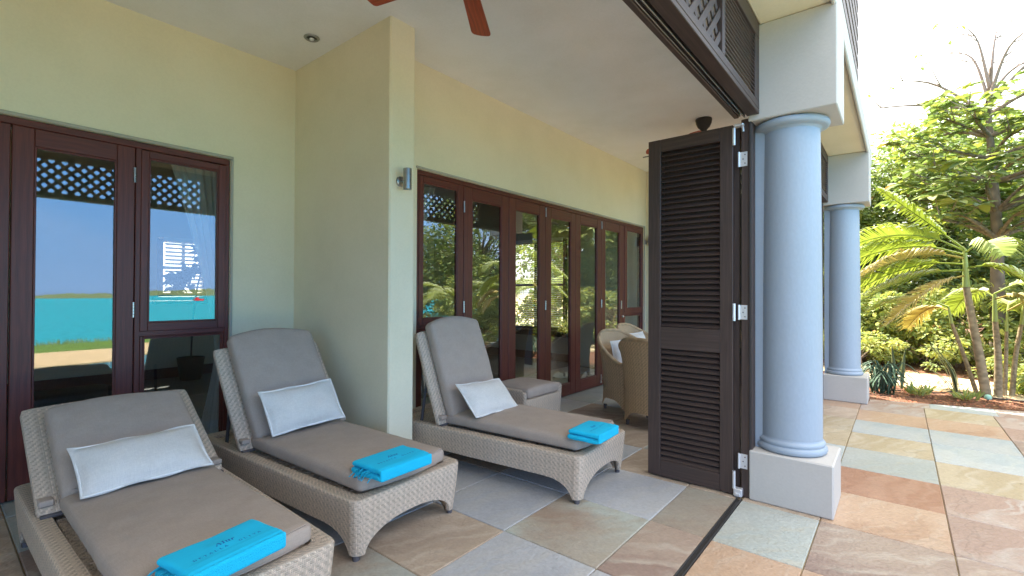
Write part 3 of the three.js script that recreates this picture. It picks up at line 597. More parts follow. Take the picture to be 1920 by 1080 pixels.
const pipe = (w, l, y, bow) => { const p = [], n = 10; for (let k = 0; k <= n; k++) { const a = -1 + 2 * k / n; p.push([a * (w / 2 - 0.034), y, l / 2 - 0.006 + bow * (1 - a * a)]); } return tube(p, 0.0035, 30, 5); };
function makeLounger(label, pos, turn, angle, slide = 0.425, stretch = 1) {
  const g = thing('sun_lounger', label, 'sun lounger', pos, turn, 'wicker sun loungers on the veranda');
  part('frame', skirtGeo, M.wicker, g);
  part('deck', deckGeo, M.wicker, g);
  for (const sx of [-1, 1]) { part('foot', footGeo, M.rubber, g, [sx * 0.345, 0.024, -0.058]); part('foot', footGeo, M.rubber, g, [sx * 0.375, 0.024, -L + 0.06]); }
  const seat = part('seat_cushion', seatCushion, M.taupe, g, [0, DECK + 0.042, -0.07 - 0.62]);
  part('piping', pipe(0.64, 1.24, 0.045, 0.035), M.taupe, seat);
  part('piping', pipe(0.64, 1.24, -0.03, 0.035), M.taupe, seat);
  // the backrest turns about the hinge; local z runs up the rest (negative)
  const s = Math.sin(angle), c = Math.cos(angle), q = (along, out) => [0, DECK + 0.0 + along * s + out * c, HINGE - along * c + out * s];
  part('backrest', backPanel, M.wicker, g, q(0.385, 0.0), [angle, 0, 0]);
  const bc = part('back_cushion', backCushion, M.taupe, g, q(slide, 0.078), [angle, 0, 0]); bc.scale.z = stretch;
  part('piping', pipe(0.64, 0.8, 0.052, 0), M.taupe, bc);
  const strapY = q(0.06, 0.03);
  part('strap', merge([cbox(0.055, 0.03, 0.075, -0.365, strapY[1], strapY[2], 0.006), cbox(0.055, 0.03, 0.075, 0.365, strapY[1], strapY[2], 0.006)]), M.taupe, g);
  for (const sx of [-1, 1]) part('support_strut', tube([[sx * 0.33, DECK - 0.03, HINGE - 0.45 * c - 0.1], [sx * 0.33, DECK + 0.5 * s - 0.02, HINGE - 0.5 * c]], 0.012, 4, 8), M.rubber, g);
  part('hinge', merge([cbox(0.08, 0.014, 0.03, -0.35, DECK + 0.004, HINGE + 0.02, 0.003), cbox(0.08, 0.014, 0.03, 0.35, DECK + 0.004, HINGE + 0.02, 0.003)]), M.rubber, g);
  return g;
}
const rad = (d) => d * PI / 180;
const loungers = [[[0.748, 0, -1.88], 0, rad(30)], [[1.785, 0, -2.16], rad(2.2), rad(56)], [[3.10, 0, -1.637], rad(4.2), rad(70)]];
makeLounger('nearest wicker sun lounger with its back lowest, cut off by the bottom edge', ...loungers[0], 0.325, 0.80);
makeLounger('middle wicker sun lounger in front of the cream pillar', ...loungers[1]);
makeLounger('far wicker sun lounger with its back steepest, beside the ottoman', ...loungers[2]);
function onLounger(i, x, z) { const [p, t] = loungers[i]; return [p[0] + x * Math.cos(t) + z * Math.sin(t), p[2] - x * Math.sin(t) + z * Math.cos(t)]; }

// lumbar pillows
const pillowGeo = (() => {
  const w = 0.56, h = 0.33, nx = 40, ny = 26, mk = (sgn) => {
    const g = new THREE.PlaneGeometry(w, h, nx, ny), p = g.attributes.position;
    for (let i = 0; i < p.count; i++) {
      let x = p.getX(i), y = p.getY(i); const a = clamp(Math.abs(2 * x / (w - 0.03)), 0, 1), b = clamp(Math.abs(2 * y / (h - 0.03)), 0, 1);
      const th = 0.062 * Math.pow(1 - Math.pow(a, 2.6), 0.62) * Math.pow(1 - Math.pow(b, 2.6), 0.62);
      const wr = 0.004 * (vnoise(x * 14 + 9, y * 16 + 4, 12) - 0.5) * (a + b) * (th > 0.001 ? 1 : 0);
      const A = 2 * x / w, B = 2 * y / h;
      x *= 1 - 0.035 * (1 - B * B); y *= 1 - 0.05 * (1 - A * A);
      p.setXYZ(i, x, y, sgn * (th + 0.0025 + wr) + 0.006 * Math.sin(A * 7 + B * 3) * Math.max(0, Math.max(Math.abs(A), Math.abs(B)) - 0.9) * 10);
    }
    if (sgn < 0) { const id = g.index.array; for (let k = 0; k < id.length; k += 3) [id[k], id[k + 1]] = [id[k + 1], id[k]]; }
    g.computeVertexNormals();
    for (let i = 0; i < p.count; i++) g.attributes.uv.setXY(i, p.getX(i), p.getY(i));
    return g;
  };
  return merge([mk(1), mk(-1)]);
})();
const pillowEdge = (() => { const w = 0.545, h = 0.315, pts = []; for (let k = 0; k < 60; k++) { const t = k / 60 * 4, s = Math.floor(t), f = (t - s) * 2 - 1; let x = [f, 1, -f, -1][s], y = [-1, f, 1, -f][s]; const A = x, B = y; pts.push(new THREE.Vector3(x * w / 2 * (1 - 0.035 * (1 - B * B)), y * h / 2 * (1 - 0.05 * (1 - A * A)), 0)); } return new THREE.TubeGeometry(new THREE.CatmullRomCurve3(pts, true, 'catmullrom', 0.3), 140, 0.0045, 6, true); })();
function makePillow(label, i, lean, dx, z, y, roll) {
  const [x, zz] = onLounger(i, dx, z), p = thing('lumbar_pillow', label, 'pillow', [x, y, zz], loungers[i][1], 'white lumbar pillows');
  const b = part('cover', pillowGeo, M.pillow, p, null, [lean - PI / 2, 0, 0]);
  part('edge_seam', pillowEdge, M.pillowTrim, p, null, [lean - PI / 2, 0, 0]);
  for (const c of p.children) { c.rotation.order = 'YXZ'; c.rotation.z = roll; }
  return p;
}
makePillow('white ribbed lumbar pillow on the nearest sun lounger', 0, rad(32), -0.005, -1.2, 0.528, rad(1.5));
makePillow('white ribbed lumbar pillow on the middle sun lounger', 1, rad(56), -0.01, -1.16, 0.585, rad(2));
makePillow('white ribbed lumbar pillow on the far sun lounger', 2, rad(44), -0.06, -1.02, 0.535, rad(-4));

// folded towels
const towelTex = (() => {
  const c = document.createElement('canvas'); c.width = 1024; c.height = 640; const x = c.getContext('2d');
  x.fillStyle = '#ffffff'; x.fillRect(0, 0, 1024, 640);
  const r = rng(5); for (let k = 0; k < 5000; k++) { x.fillStyle = r() > 0.5 ? 'rgba(0,40,90,0.03)' : 'rgba(255,255,255,0.5)'; x.fillRect(r() * 1024, r() * 640, 20 + r() * 60, 1.5); }
  x.fillStyle = '#2277bd'; x.textAlign = 'center'; x.font = 'italic bold 92px serif'; x.fillText('Alur', 520, 335);
  x.font = 'bold 50px serif'; let px = 170; for (const ch of 'DETALLA  OLIVA') { x.fillText(ch, px, 420); px += 52; }
  const t = new THREE.CanvasTexture(c); t.colorSpace = THREE.SRGBColorSpace; t.wrapS = t.wrapT = THREE.ClampToEdgeWrapping; return t;
})();
M.towelPrint = mat({ color: lin(0.005, 0.50, 0.76), map: towelTex, bumpMap: T.terryB, bumpScale: 0.003, roughness: 1 });
M.towelPrint.bumpMap = T.terryB;
function towelLayer(w, h, d, seed, ridges) {
  const g = softBox(w, h, d, h * 0.46, 40, 8, 36, (v) => {
    const b = 2 * v.z / d, a = 2 * v.x / w;
    v.y += 0.006 * (vnoise(v.x * 11 + 4, v.z * 16 + 8, seed) - 0.5) - 0.004 * b * b * (v.y > 0 ? 1 : 0);
    v.z += 0.006 * (vnoise(v.x * 9 + 2, v.y * 30 + 3, seed + 1) - 0.5); v.x += 0.007 * (vnoise(v.z * 15 + 2, v.y * 50 + 3, seed + 2) - 0.5);
    if (ridges && v.y > 0) for (const c of [0.52, 0.64, 0.78]) v.y += 0.0028 * Math.exp(-Math.pow((b - c) / 0.035, 2));
  });
  const p = g.attributes.position, n = g.attributes.normal, uv = g.attributes.uv;
  if (ridges) for (let i = 0; i < p.count; i++) { const top = n.getY(i) > 0.3; uv.setXY(i, top ? p.getX(i) / w + 0.5 : 0.01, top ? 0.5 - p.getZ(i) / d : 0.01); }
  return g;
}
function makeTowel(label, i, x, z, w, d, turn, fringe) {
  const [wx, wz] = onLounger(i, x, z), t = thing('folded_towel', label, 'towel', [wx, DECK + 0.089, wz], turn, 'folded turquoise towels');
  part('lower_fold', towelLayer(w, 0.034, d, 3 + i, false), M.towel, t, [0, 0.018, 0]);
  part('upper_fold', towelLayer(w * 0.99, 0.032, d * 0.985, 13 + i, true), M.towelPrint, t, [0.003, 0.052, 0.002]);
  part('front_fold', softBox(w * 0.985, 0.062, 0.022, 0.0108, 30, 8, 4, (v) => { v.z += 0.003 * (vnoise(v.x * 12 + 3, 2, 41 + i) - 0.5); }), M.towel, t, [0.002, 0.034, d / 2 - 0.004]);
  if (fringe) { const r = rng(31 + i), gs = []; for (let k = 0; k < 12; k++) { const zz = (r() - 0.5) * d * 0.8, y = 0.02 + r() * 0.03, l = 0.025 + r() * 0.03; gs.push(taper([[-w / 2 + 0.008, y, zz], [-w / 2 - l * 0.5, y - 0.004, zz + (r() - 0.5) * 0.02], [-w / 2 - l, Math.max(0.005, y - 0.03), zz + (r() - 0.5) * 0.03]], 0.0045, 0.0025, 6, 5)); } part('fringe', merge(gs), M.towel, t); }
  return t;
}
makeTowel('turquoise folded towel with dark lettering on the nearest sun lounger', 0, -0.05, -0.03, 0.35, 0.22, rad(10), true);
makeTowel('turquoise folded towel on the middle sun lounger', 1, -0.125, -0.045, 0.36, 0.255, rad(2), true);
makeTowel('turquoise folded towel on the far sun lounger', 2, -0.2, -0.01, 0.31, 0.235, rad(3), false);
M.towelPrint.bumpMap = null;

// ottoman
{
  const o = thing('ottoman', 'wicker ottoman with a taupe cushion behind the far sun lounger', 'ottoman', [4.035, 0, -2.83], 0);
  part('frame', wickerSkirt({ front: 0, back: -0.55, halfFront: 0.335, halfBack: 0.335, top: 0.43, corner: 0.03, archF: 0.06, archS: 0.06, lenF: 0.2, lenS: 0.2, inset: 0.02, topFn: (p) => (p.side === 0 ? 0.345 : 0.43 - 0.075 * (p.side === 2 ? 0.2 : 0)) }), M.wicker, o);
  part('deck', cbox(0.58, 0.02, 0.48, 0, 0.32, -0.275, 0.004), M.wicker, o);
  part('cushion', cushionGeo(0.555, 0.095, 0.53, 0.02, 0, 0.006, 21), M.taupe, o, [0, 0.392, -0.268]);
  part('vent', (() => { const g = new THREE.TorusGeometry(0.012, 0.005, 6, 12); return g; })(), M.rubber, o, [0.07, 0.1, 0.0]);
}

// tub chairs
function tubGeo() {
  const N = 72, NV = 22, V = [], uvs = [], idx = [], A = rad(148);
  const rim = (th) => { const a = Math.abs(th) / A; return 0.92 - 0.34 * Math.pow(clamp((a - 0.12) / 0.7), 1.2); };
  const radius = (y, th, Y) => { const t = y / Y; return 0.275 + 0.075 * Math.pow(t, 2.2) + 0.035 * Math.pow(1 - t, 2); };
  for (const side of [0, 1]) for (let k = 0; k <= NV; k++) for (let i = 0; i <= N; i++) {
    const th = lerp(-A, A, i / N), Y = rim(th), legs = Math.abs(Math.sin(2 * th)), low = side ? 0.3 : 0.16 - 0.12 * Math.pow(legs, 5), y = lerp(low, Y, k / NV);
    let r = radius(y, th, Y) - side * 0.03; const sq = 1 / Math.pow(Math.pow(Math.abs(Math.sin(th)), 3) + Math.pow(Math.abs(Math.cos(th)), 3), 1 / 3); r *= lerp(1, sq, 0.55 * (1 - y / Y * 0.6));
    const lean = -0.05 * Math.pow(y / 0.9, 2);
    V.push(r * Math.sin(th), y, -r * Math.cos(th) * 0.98 + lean); uvs.push(th * 0.32, y);
  }
  const m = N + 1, half = (NV + 1) * m;
  for (const side of [0, 1]) for (let k = 0; k < NV; k++) for (let i = 0; i < N; i++) { const a = side * half + k * m + i, b = a + 1, c = a + m, d = c + 1; side ? idx.push(a, c, b, b, c, d) : idx.push(a, b, c, b, d, c); }
  const g = new THREE.BufferGeometry(); g.setAttribute('position', new THREE.Float32BufferAttribute(V, 3)); g.setAttribute('uv', new THREE.Float32BufferAttribute(uvs, 2)); g.setIndex(idx); g.computeVertexNormals();
  const pts = []; for (let i = 0; i <= N; i += 3) { const o = (NV * m + i) * 3, q = half * 3 + o; pts.push([(V[o] + V[q]) / 2, V[o + 1] + 0.004, (V[o + 2] + V[q + 2]) / 2]); }
  for (const s of [0, N]) { const col = []; for (let k = NV; k >= 0; k -= 2) { const o = (k * m + s) * 3; col.push([V[o] * 0.97, V[o + 1], V[o + 2] * 0.97]); } if (s) pts.push(...col.slice(1)); else pts.unshift(...col.slice(1).reverse()); }
  const seams = [0.24, 0.76].map((f) => { const i = Math.round(f * N), q = []; for (let k = NV; k >= 4; k -= 2) { const o = (k * m + i) * 3; q.push([V[o] * 1.01, V[o + 1], V[o + 2] * 1.01]); } return tube(q, 0.011, 40, 8); });
  return { braid: merge(seams), shell: g, rim: tube(pts, 0.024, 120, 10) };
}
const tub = tubGeo();
function makeTub(label, pos, turn) {
  const c = thing('tub_chair', label, 'chair', pos, turn, 'wicker tub chairs');
  part('shell', tub.shell, M.wickerHoney, c); part('rim', tub.rim, M.wickerHoney, c);
  part('seat', softBox(0.5, 0.06, 0.52, 0.025, 10, 4, 10), M.wickerHoney, c, [0, 0.36, 0.03]);
  part('front_apron', metricUV((() => { const s = new THREE.Shape(); s.moveTo(-0.17, 0.36); s.lineTo(0.17, 0.36); s.lineTo(0.19, 0.05); s.quadraticCurveTo(0, 0.24, -0.19, 0.05); const g = new THREE.ExtrudeGeometry(s, { depth: 0.02, bevelEnabled: false }); return g; })()), M.wickerHoney, c, [0, 0, 0.25]);
  part('cushion', softBox(0.48, 0.08, 0.5, 0.03, 12, 6, 12, (v) => { v.y += v.y > 0 ? 0.015 * (1 - 12 * v.x * v.x) : 0; }), M.taupe, c, [0, 0.435, 0.03]);
  part('braid', tub.braid, M.wickerHoney, c);
  for (const sx of [-1, 1]) for (const sz of [-1, 1]) part('foot', footGeo, M.rubber, c, [sx * 0.205, 0.025, sz * 0.2 - 0.005]);
  return c;
}
const chairs = [
  ['wicker tub chair turned side-on with a grey scatter cushion, beyond the ottoman', [5.36, 0, -2.52], rad(-24)],
  ['wicker tub chair seen from behind, half hidden by the louvred shutter', [4.94, 0, -2.03], rad(82)],
  ['pale wicker tub chair furthest away, only a sliver showing left of the shutter', [6.62, 0, -2.88], rad(-8)],
];
const chair0 = makeTub(...chairs[0]);
for (const [label, pos, turn] of chairs.slice(1)) copyOf(chair0, label, pos, turn);
const scatterGeo = (() => { const g = pillowGeo.clone(); g.scale(0.66, 1.1, 1.3); return g; })();
one('scatter_cushion', scatterGeo, M.pillow, 'pale grey scatter cushion leaning in the side-on tub chair', 'cushion', 'scatter cushions', [5.41, 0.66, -2.61], rad(-24)).rotation.x = -0.25;
one('scatter_cushion', scatterGeo, M.pillow, 'pale grey scatter cushion in the furthest tub chair', 'cushion', 'scatter cushions', [6.62, 0.65, -2.97], rad(-8)).rotation.x = -0.25;

// ---------------------------------------------------------------- ceiling fans, lights, small fittings
const bladeGeo = (() => {
  const s = new THREE.Shape(); s.moveTo(0.02, -0.052); s.lineTo(0.44, -0.068); s.quadraticCurveTo(0.475, -0.066, 0.478, -0.04); s.quadraticCurveTo(0.49, 0, 0.478, 0.05); s.quadraticCurveTo(0.47, 0.068, 0.44, 0.066); s.lineTo(0.02, 0.052); s.quadraticCurveTo(-0.01, 0, 0.02, -0.052);
  const g = new THREE.ExtrudeGeometry(s, { depth: 0.006, bevelEnabled: true, bevelSize: 0.002, bevelThickness: 0.002, bevelSegments: 1, curveSegments: 6 }); g.rotateX(PI / 2); return metricUV(g);
})();
function makeFan(label, x, z, phase, drop) {
  const f = thing('ceiling_fan', label, 'ceiling fan', [x, CEIL, z], 0, 'ceiling fans');
  const lathe = (a) => new THREE.LatheGeometry(a.map((p) => new THREE.Vector2(...p)), 32);
  part('canopy', lathe([[0.001, -0.001], [0.094, -0.001], [0.097, -0.014], [0.09, -0.055], [0.07, -0.1], [0.045, -0.125], [0.036, -0.14], [0.036, -0.17], [0.001, -0.171]]), M.espressoDark, f);
  part('rod', (() => { const g = new THREE.CylinderGeometry(0.013, 0.013, drop - 0.1, 12); g.translate(0, -0.05 - (drop - 0.0) / 2, 0); return g; })(), M.espressoDark, f);
  part('motor', lathe([[0.001, -drop + 0.05], [0.05, -drop + 0.045], [0.1, -drop + 0.02], [0.115, -drop - 0.03], [0.1, -drop - 0.07], [0.04, -drop - 0.09], [0.001, -drop - 0.092]]), M.brushedSteel, f);
  for (let k = 0; k < 5; k++) {
    const a = phase + k * 2 * PI / 5, b = part('blade', bladeGeo, M.fanBlade, f, [Math.cos(a) * 0.2, -drop, -Math.sin(a) * 0.2], [0, a, 0]);
    b.rotation.order = 'YXZ'; b.rotation.x = 0.16;
    part('blade_iron', merge([cbox(0.16, 0.008, 0.03, -0.05, -0.002, 0, 0.002), cbox(0.05, 0.008, 0.1, 0.035, 0.0045, 0, 0.003)]), M.zinc, b);
  }
  return f;
}
makeFan('ceiling fan with red-brown blades hanging at the top edge above the loungers', 1.92, -1.92, rad(34), 0.315);
makeFan('far ceiling fan whose dark canopy shows above the top of the shutter', 6.04, -1.87, rad(45), 0.36);
{
  const d = thing('downlight', 'small round steel downlight set in the ceiling left of the pillar', 'downlight', [2.05, CEIL, -3.85]);
  part('ring', new THREE.LatheGeometry([[0.045, -0.002], [0.062, -0.001], [0.064, -0.006], [0.056, -0.014], [0.044, -0.012], [0.042, 0.0]].map((p) => new THREE.Vector2(...p)), 32), M.brushedSteel, d);
  part('bowl', new THREE.LatheGeometry([[0.043, -0.003], [0.03, -0.004], [0.022, -0.012], [0.001, -0.013]].map((p) => new THREE.Vector2(...p)), 24), M.darkMetal, d);
  part('lens', new THREE.SphereGeometry(0.02, 16, 10), M.zinc, d, [0, -0.01, 0]);
}
function makeSconce(label, pos, turn) {
  const s = thing('wall_light', label, 'wall light', pos, turn, 'cylindrical wall lights');
  const disc = new THREE.LatheGeometry([[0.001, 0], [0.04, 0], [0.042, 0.006], [0.038, 0.02], [0.001, 0.022]].map((p) => new THREE.Vector2(...p)), 28); disc.rotateX(PI / 2);
  part('back_plate', disc, M.brushedSteel, s, [0, 0, 0.001]);
  part('arm', (() => { const g = new THREE.CylinderGeometry(0.011, 0.011, 0.05, 12); g.rotateX(PI / 2); return g; })(), M.brushedSteel, s, [0, 0, 0.04]);
  part('body', new THREE.LatheGeometry([[0.001, -0.075], [0.026, -0.075], [0.03, -0.081], [0.0325, -0.08], [0.0325, 0.08], [0.03, 0.081], [0.026, 0.075], [0.001, 0.075]].map((p) => new THREE.Vector2(...p)), 32), M.brushedSteel, s, [0, 0.01, 0.09]);
  return s;
}
makeSconce('brushed steel cylinder wall light on the front of the pillar', [2.365, 2.268, -3.058], 0);
makeSconce('wall light at the far end of the long wall, beside the shutter edge', [8.0, 2.3, -3.478], 0);
{
  const s = thing('wall_socket', 'white wall socket behind the middle sun lounger', 'socket', [1.865, 0.985, LZ + 0.001]);
  part('plate', cbox(0.085, 0.085, 0.012, 0, 0, 0.006, 0.003), M.blind, s);
  part('rocker', cbox(0.03, 0.045, 0.006, 0, 0, 0.015, 0.002), M.blind, s);
}

// ---------------------------------------------------------------- garden ground, pool, lawn and sea
{
  const g = new THREE.PlaneGeometry(400, 330, 4, 4); g.rotateX(-PI / 2);
  const m = metricUV(g); m.translate(0, 0, 0);
  // land sheet behind the shore line
  const land = new THREE.PlaneGeometry(1200, 620, 2, 2); land.rotateX(-PI / 2); land.translate(0, GROUND - 0.25, 10.7 - 310);
  struct('ground', metricUV(land), M.sand);
}
{ // planting bed: an undulating sheet beside the terrace
  const nx = 70, nz = 60, g = new THREE.PlaneGeometry(1, 1, nx, nz), p = g.attributes.position;
  for (let i = 0; i < p.count; i++) {
    const u = p.getX(i) + 0.5, v = p.getY(i) + 0.5, z = lerp(-12, 11, v), x0 = z < -0.31 ? 8.43 : Math.max(8.43, edgeX(Math.min(z, 4)) + 0.09), x = lerp(z < -0.31 ? 8.43 : edgeX(Math.min(z, 4)) + 0.08, 40, u * u);
    const y = GROUND + 0.05 * (vnoise(x * 1.7 + 40, z * 1.7 + 40, 3) - 0.5) + 0.03 * (vnoise(x * 6 + 40, z * 6 + 40, 4) - 0.5) * (x > x0 + 0.1 ? 1 : 0.2);
    p.setXYZ(i, x, y, z);
  }
  g.computeVertexNormals();
  const uv = g.attributes.uv; for (let i = 0; i < p.count; i++) uv.setXY(i, p.getX(i), p.getZ(i));
  struct('garden_soil', g, M.soil).userData.kind = 'structure';
}
{ // pale sandy path through the bed
  const s = new THREE.Shape([[9.75, 1.0], [10.0, 0.2], [10.6, -0.9], [12.0, -1.4], [12.2, -0.5], [11.6, 0.6], [11.3, 1.6], [11.7, 3.2], [10.4, 3.0], [9.95, 1.9]].map((q) => new THREE.Vector2(q[0], -q[1])));
  const sp = new THREE.SplineCurve([...s.getPoints(), s.getPoints()[0]]).getPoints(60);
  const g = new THREE.ExtrudeGeometry(new THREE.Shape(sp), { depth: 0.05, bevelEnabled: true, bevelSize: 0.05, bevelThickness: 0.02, bevelSegments: 2 }); g.rotateX(-PI / 2); g.translate(0, GROUND - 0.05, 0);
  struct('sand_path', metricUV(g), M.sand);
}
struct('pool_coping', merge([span(-7, 7.2, -0.12, 0.0, 1.905, 2.2, 0.01)]), mat({ color: lin(0.55, 0.5, 0.43), map: T.stone.beige, roughness: 0.6 }));
struct('pool_water', metricUV((() => { const g = new THREE.PlaneGeometry(14.2, 2.9, 2, 2); g.rotateX(-PI / 2); g.translate(0.1, -0.14, 3.3); return g; })()), M.pool);
{
  const tileT = tex(128, 128, (u, v) => { const a = (u * 8) % 1, b = (v * 8) % 1, i = Math.floor(u * 8), j = Math.floor(v * 8), jt = a < 0.1 || b < 0.1; const k = 0.8 + 0.4 * hash(i, j, 3); return jt ? [0.75, 0.8, 0.8] : [0.16 * k, 0.42 * k, 0.52 * k]; }, 0.6);
  const s = new THREE.Shape(); s.moveTo(-7, -12); s.lineTo(-7, -3.75); s.bezierCurveTo(-2, -3.7, 1, -3.7, 2.2, -3.85); s.bezierCurveTo(3.4, -4.0, 3.8, -4.9, 6.0, -5.1); s.lineTo(7.2, -5.0); s.lineTo(8.6, -3); s.lineTo(9.6, -8); s.lineTo(9.6, -12);
  const far = new THREE.Shape(); far.moveTo(-7, -7.1); far.lineTo(-7, -3.8); far.bezierCurveTo(-2, -3.75, 1, -3.75, 2.2, -3.9); far.bezierCurveTo(3.2, -4.05, 3.6, -4.5, 5.0, -4.6); far.lineTo(7.25, -4.6); far.lineTo(7.25, -1.95); far.lineTo(8.3, -1.95); far.lineTo(9.2, -5); far.lineTo(9.4, -7.1);
  const g = new THREE.ExtrudeGeometry(far, { depth: 0.3, bevelEnabled: false, curveSegments: 20 }); g.rotateX(-PI / 2); g.translate(0, -0.33, 0);
  struct('pool_wall', metricUV(g), mat({ map: tileT, roughness: 0.25 }));
  const g2 = new THREE.ExtrudeGeometry(far, { depth: 0.03, bevelEnabled: false, curveSegments: 20 }); g2.rotateX(-PI / 2); g2.translate(0, -0.028, 0);
  struct('pool_deck', metricUV(g2), mat({ color: lin(0.72, 0.62, 0.5), map: T.sand, roughness: 0.8 }));
}
{
  const n = 90, g = new THREE.PlaneGeometry(52, 3.7, 200, 16); g.rotateX(-PI / 2); g.translate(-8, 0, 8.93);
  const p = g.attributes.position; for (let i = 0; i < p.count; i++) { const x = p.getX(i), z = p.getZ(i); p.setY(i, -0.03 + 0.03 * (vnoise(x * 2 + 60, z * 2, 4) - 0.5) - 0.5 * clamp((z - 10.3) / 0.5) ** 2); }
  g.computeVertexNormals(); struct('lawn', metricUV(g), M.lawn);
  // grass blades on the shore edge of the lawn
  const bl = new THREE.BufferGeometry(); bl.setAttribute('position', new THREE.Float32BufferAttribute([-0.006, 0, 0, 0.006, 0, 0, 0.003, 0.09, 0.02], 3)); bl.computeVertexNormals();
  const N = 16000, im = new THREE.InstancedMesh(bl, M.bushLeaf, N), r = rng(8), o = new THREE.Object3D();
  for (let k = 0; k < N; k++) { o.position.set(-6 + r() * 18, -0.05, 7.2 + r() * 3.5); o.rotation.set(0, r() * 6.3, 0); o.scale.setScalar(0.6 + r() * (o.position.z > 10.1 ? 1.6 : 0.6)); o.updateMatrix(); im.setMatrixAt(k, o.matrix); }
  im.name = 'grass'; im.userData = { kind: 'stuff', label: 'lawn grass between the pool deck and the sea', category: 'grass' }; scene.add(im);
}
{
  const g = new THREE.PlaneGeometry(9000, 4000, 2, 2); g.rotateX(-PI / 2); g.translate(0, -0.75, 2009);
  struct('sea', metricUV(g), M.sea);
  const bed = new THREE.PlaneGeometry(1200, 4, 2, 2); bed.rotateX(-PI / 2 + 0.14); bed.translate(0, -0.6, 12.4); struct('beach', metricUV(bed), M.sand);
}
function hills(x0, x1, z, h, seed) {
  const N = 60, W = 8, V = [], idx = [];
  for (let i = 0; i <= N; i++) for (let k = 0; k <= W; k++) { const t = i / N, e = k / W, prof = Math.sin(e * PI), env = Math.pow(Math.sin(PI * t), 0.5), hh = h * env * (0.45 + 0.75 * fbm(t * 0.97, 0.3, 7, 3, seed, 4)) + h * 0.12 * vnoise(t * 90, k, seed); V.push(lerp(x0, x1, t), -1 + prof * hh * (0.85 + 0.3 * vnoise(t * 40, e * 6, seed + 3)), z + (e - 0.5) * h * 8); }
  for (let i = 0; i < N; i++) for (let k = 0; k < W; k++) { const a = i * (W + 1) + k; idx.push(a, a + 1, a + W + 2, a, a + W + 2, a + W + 1); }
  const g = new THREE.BufferGeometry(); g.setAttribute('position', new THREE.Float32BufferAttribute(V, 3)); g.setIndex(idx); g.computeVertexNormals(); return metricUV(g);
}
struct('hills', merge([hills(160, 620, 1700, 17, 5), hills(400, 900, 1500, 27, 15), hills(-500, 260, 2100, 8, 25)]), mat({ color: lin(0.10, 0.14, 0.06), roughness: 1 }));
{
  const wakeScale = 1.3, b = thing('motorboat', 'small red motorboat reflected in the left window, trailing a white wake', 'boat', [63.5, -0.72, 190], rad(-8));
  const s = new THREE.Shape(); s.moveTo(-1, -0.4); s.lineTo(0.6, -0.4); s.quadraticCurveTo(1.2, -0.2, 1.5, 0); s.quadraticCurveTo(1.2, 0.2, 0.6, 0.4); s.lineTo(-1, 0.4);
  const g = new THREE.ExtrudeGeometry(s, { depth: 0.45, bevelEnabled: true, bevelSize: 0.05, bevelThickness: 0.05, bevelSegments: 2 }); g.rotateX(-PI / 2);
  part('hull', g, mat({ color: lin(0.7, 0.02, 0.03), roughness: 0.35 }), b); part('cabin', cbox(0.7, 0.45, 0.55, -0.2, 0.72, 0, 0.06), mat({ color: lin(0.7, 0.04, 0.05), roughness: 0.3 }), b);
  const w = new THREE.Shape(); w.moveTo(0, 0.25); w.lineTo(-14, 1.4); w.lineTo(-14.5, 0.5); w.lineTo(-6, 0.05); w.lineTo(-14.5, -0.7); w.lineTo(-14, -1.5); w.lineTo(0, -0.25);
  const wg = new THREE.ExtrudeGeometry(w, { depth: 0.05, bevelEnabled: true, bevelSize: 0.1, bevelThickness: 0.05, bevelSegments: 1 }); wg.rotateX(-PI / 2);
  const wk = one('wake', metricUV(wg), mat({ color: lin(0.85, 0.88, 0.88), roughness: 0.9 }), 'white foam wake behind the red motorboat', 'wake', null, [62.0, -0.76, 190.6], rad(-6)); wk.userData.kind = 'stuff'; wk.scale.setScalar(wakeScale); b.scale.setScalar(1.3);
}

// ---------------------------------------------------------------- vegetation
function leafShape(len, wid, fold, droop) { // ovate leaf along +z, midrib folded, 8 triangles
  const V = [], idx = [], rows = [[0, 0], [0.25, 0.7], [0.6, 1], [0.86, 0.62], [1, 0]];
  for (const [t, w] of rows) { const y = -droop * t * t * len, z = t * len; V.push(-w * wid / 2, y + fold * w * wid, z, 0, y, z, w * wid / 2, y + fold * w * wid, z); }
  for (let k = 0; k < 4; k++) { const a = k * 3; idx.push(a, a + 3, a + 1, a + 1, a + 3, a + 4, a + 1, a + 4, a + 2, a + 2, a + 4, a + 5); }
  const g = new THREE.BufferGeometry(); g.setAttribute('position', new THREE.Float32BufferAttribute(V, 3)); g.setIndex(idx); g.computeVertexNormals(); return g;
}
const leafBig = leafShape(0.24, 0.12, 0.18, 0.25), leafMid = leafShape(0.15, 0.075, 0.2, 0.2), leafSmall = leafShape(0.075, 0.036, 0.2, 0.2), leafNarrow = leafShape(0.12, 0.026, 0.2, 0.4);
const houseLeaf = mat({ color: lin(0.03, 0.05, 0.015), roughness: 0.6 });
const O = new THREE.Object3D(), tmp = new THREE.Vector3(), tint = new THREE.Color();
function foliage(parent, geo, material, list, name = 'crown') { // list of [x, y, z, nx, ny, nz, scale, tint rgb]
  const im = new THREE.InstancedMesh(geo, material, list.length);
  list.forEach((e, k) => {
    O.position.set(e[0], e[1], e[2]); O.lookAt(e[0] + e[3], e[1] + e[4], e[2] + e[5]); O.rotateZ(e[7]); O.scale.setScalar(e[6]); O.updateMatrix(); im.setMatrixAt(k, O.matrix);
    im.setColorAt(k, tint.setRGB(...e[8]));
  });
  im.name = name; im.userData.kind = 'stuff'; parent.add(im); return im;
}
foliage(housePlant[0], leafMid, houseLeaf, housePlant[1], 'leaves');
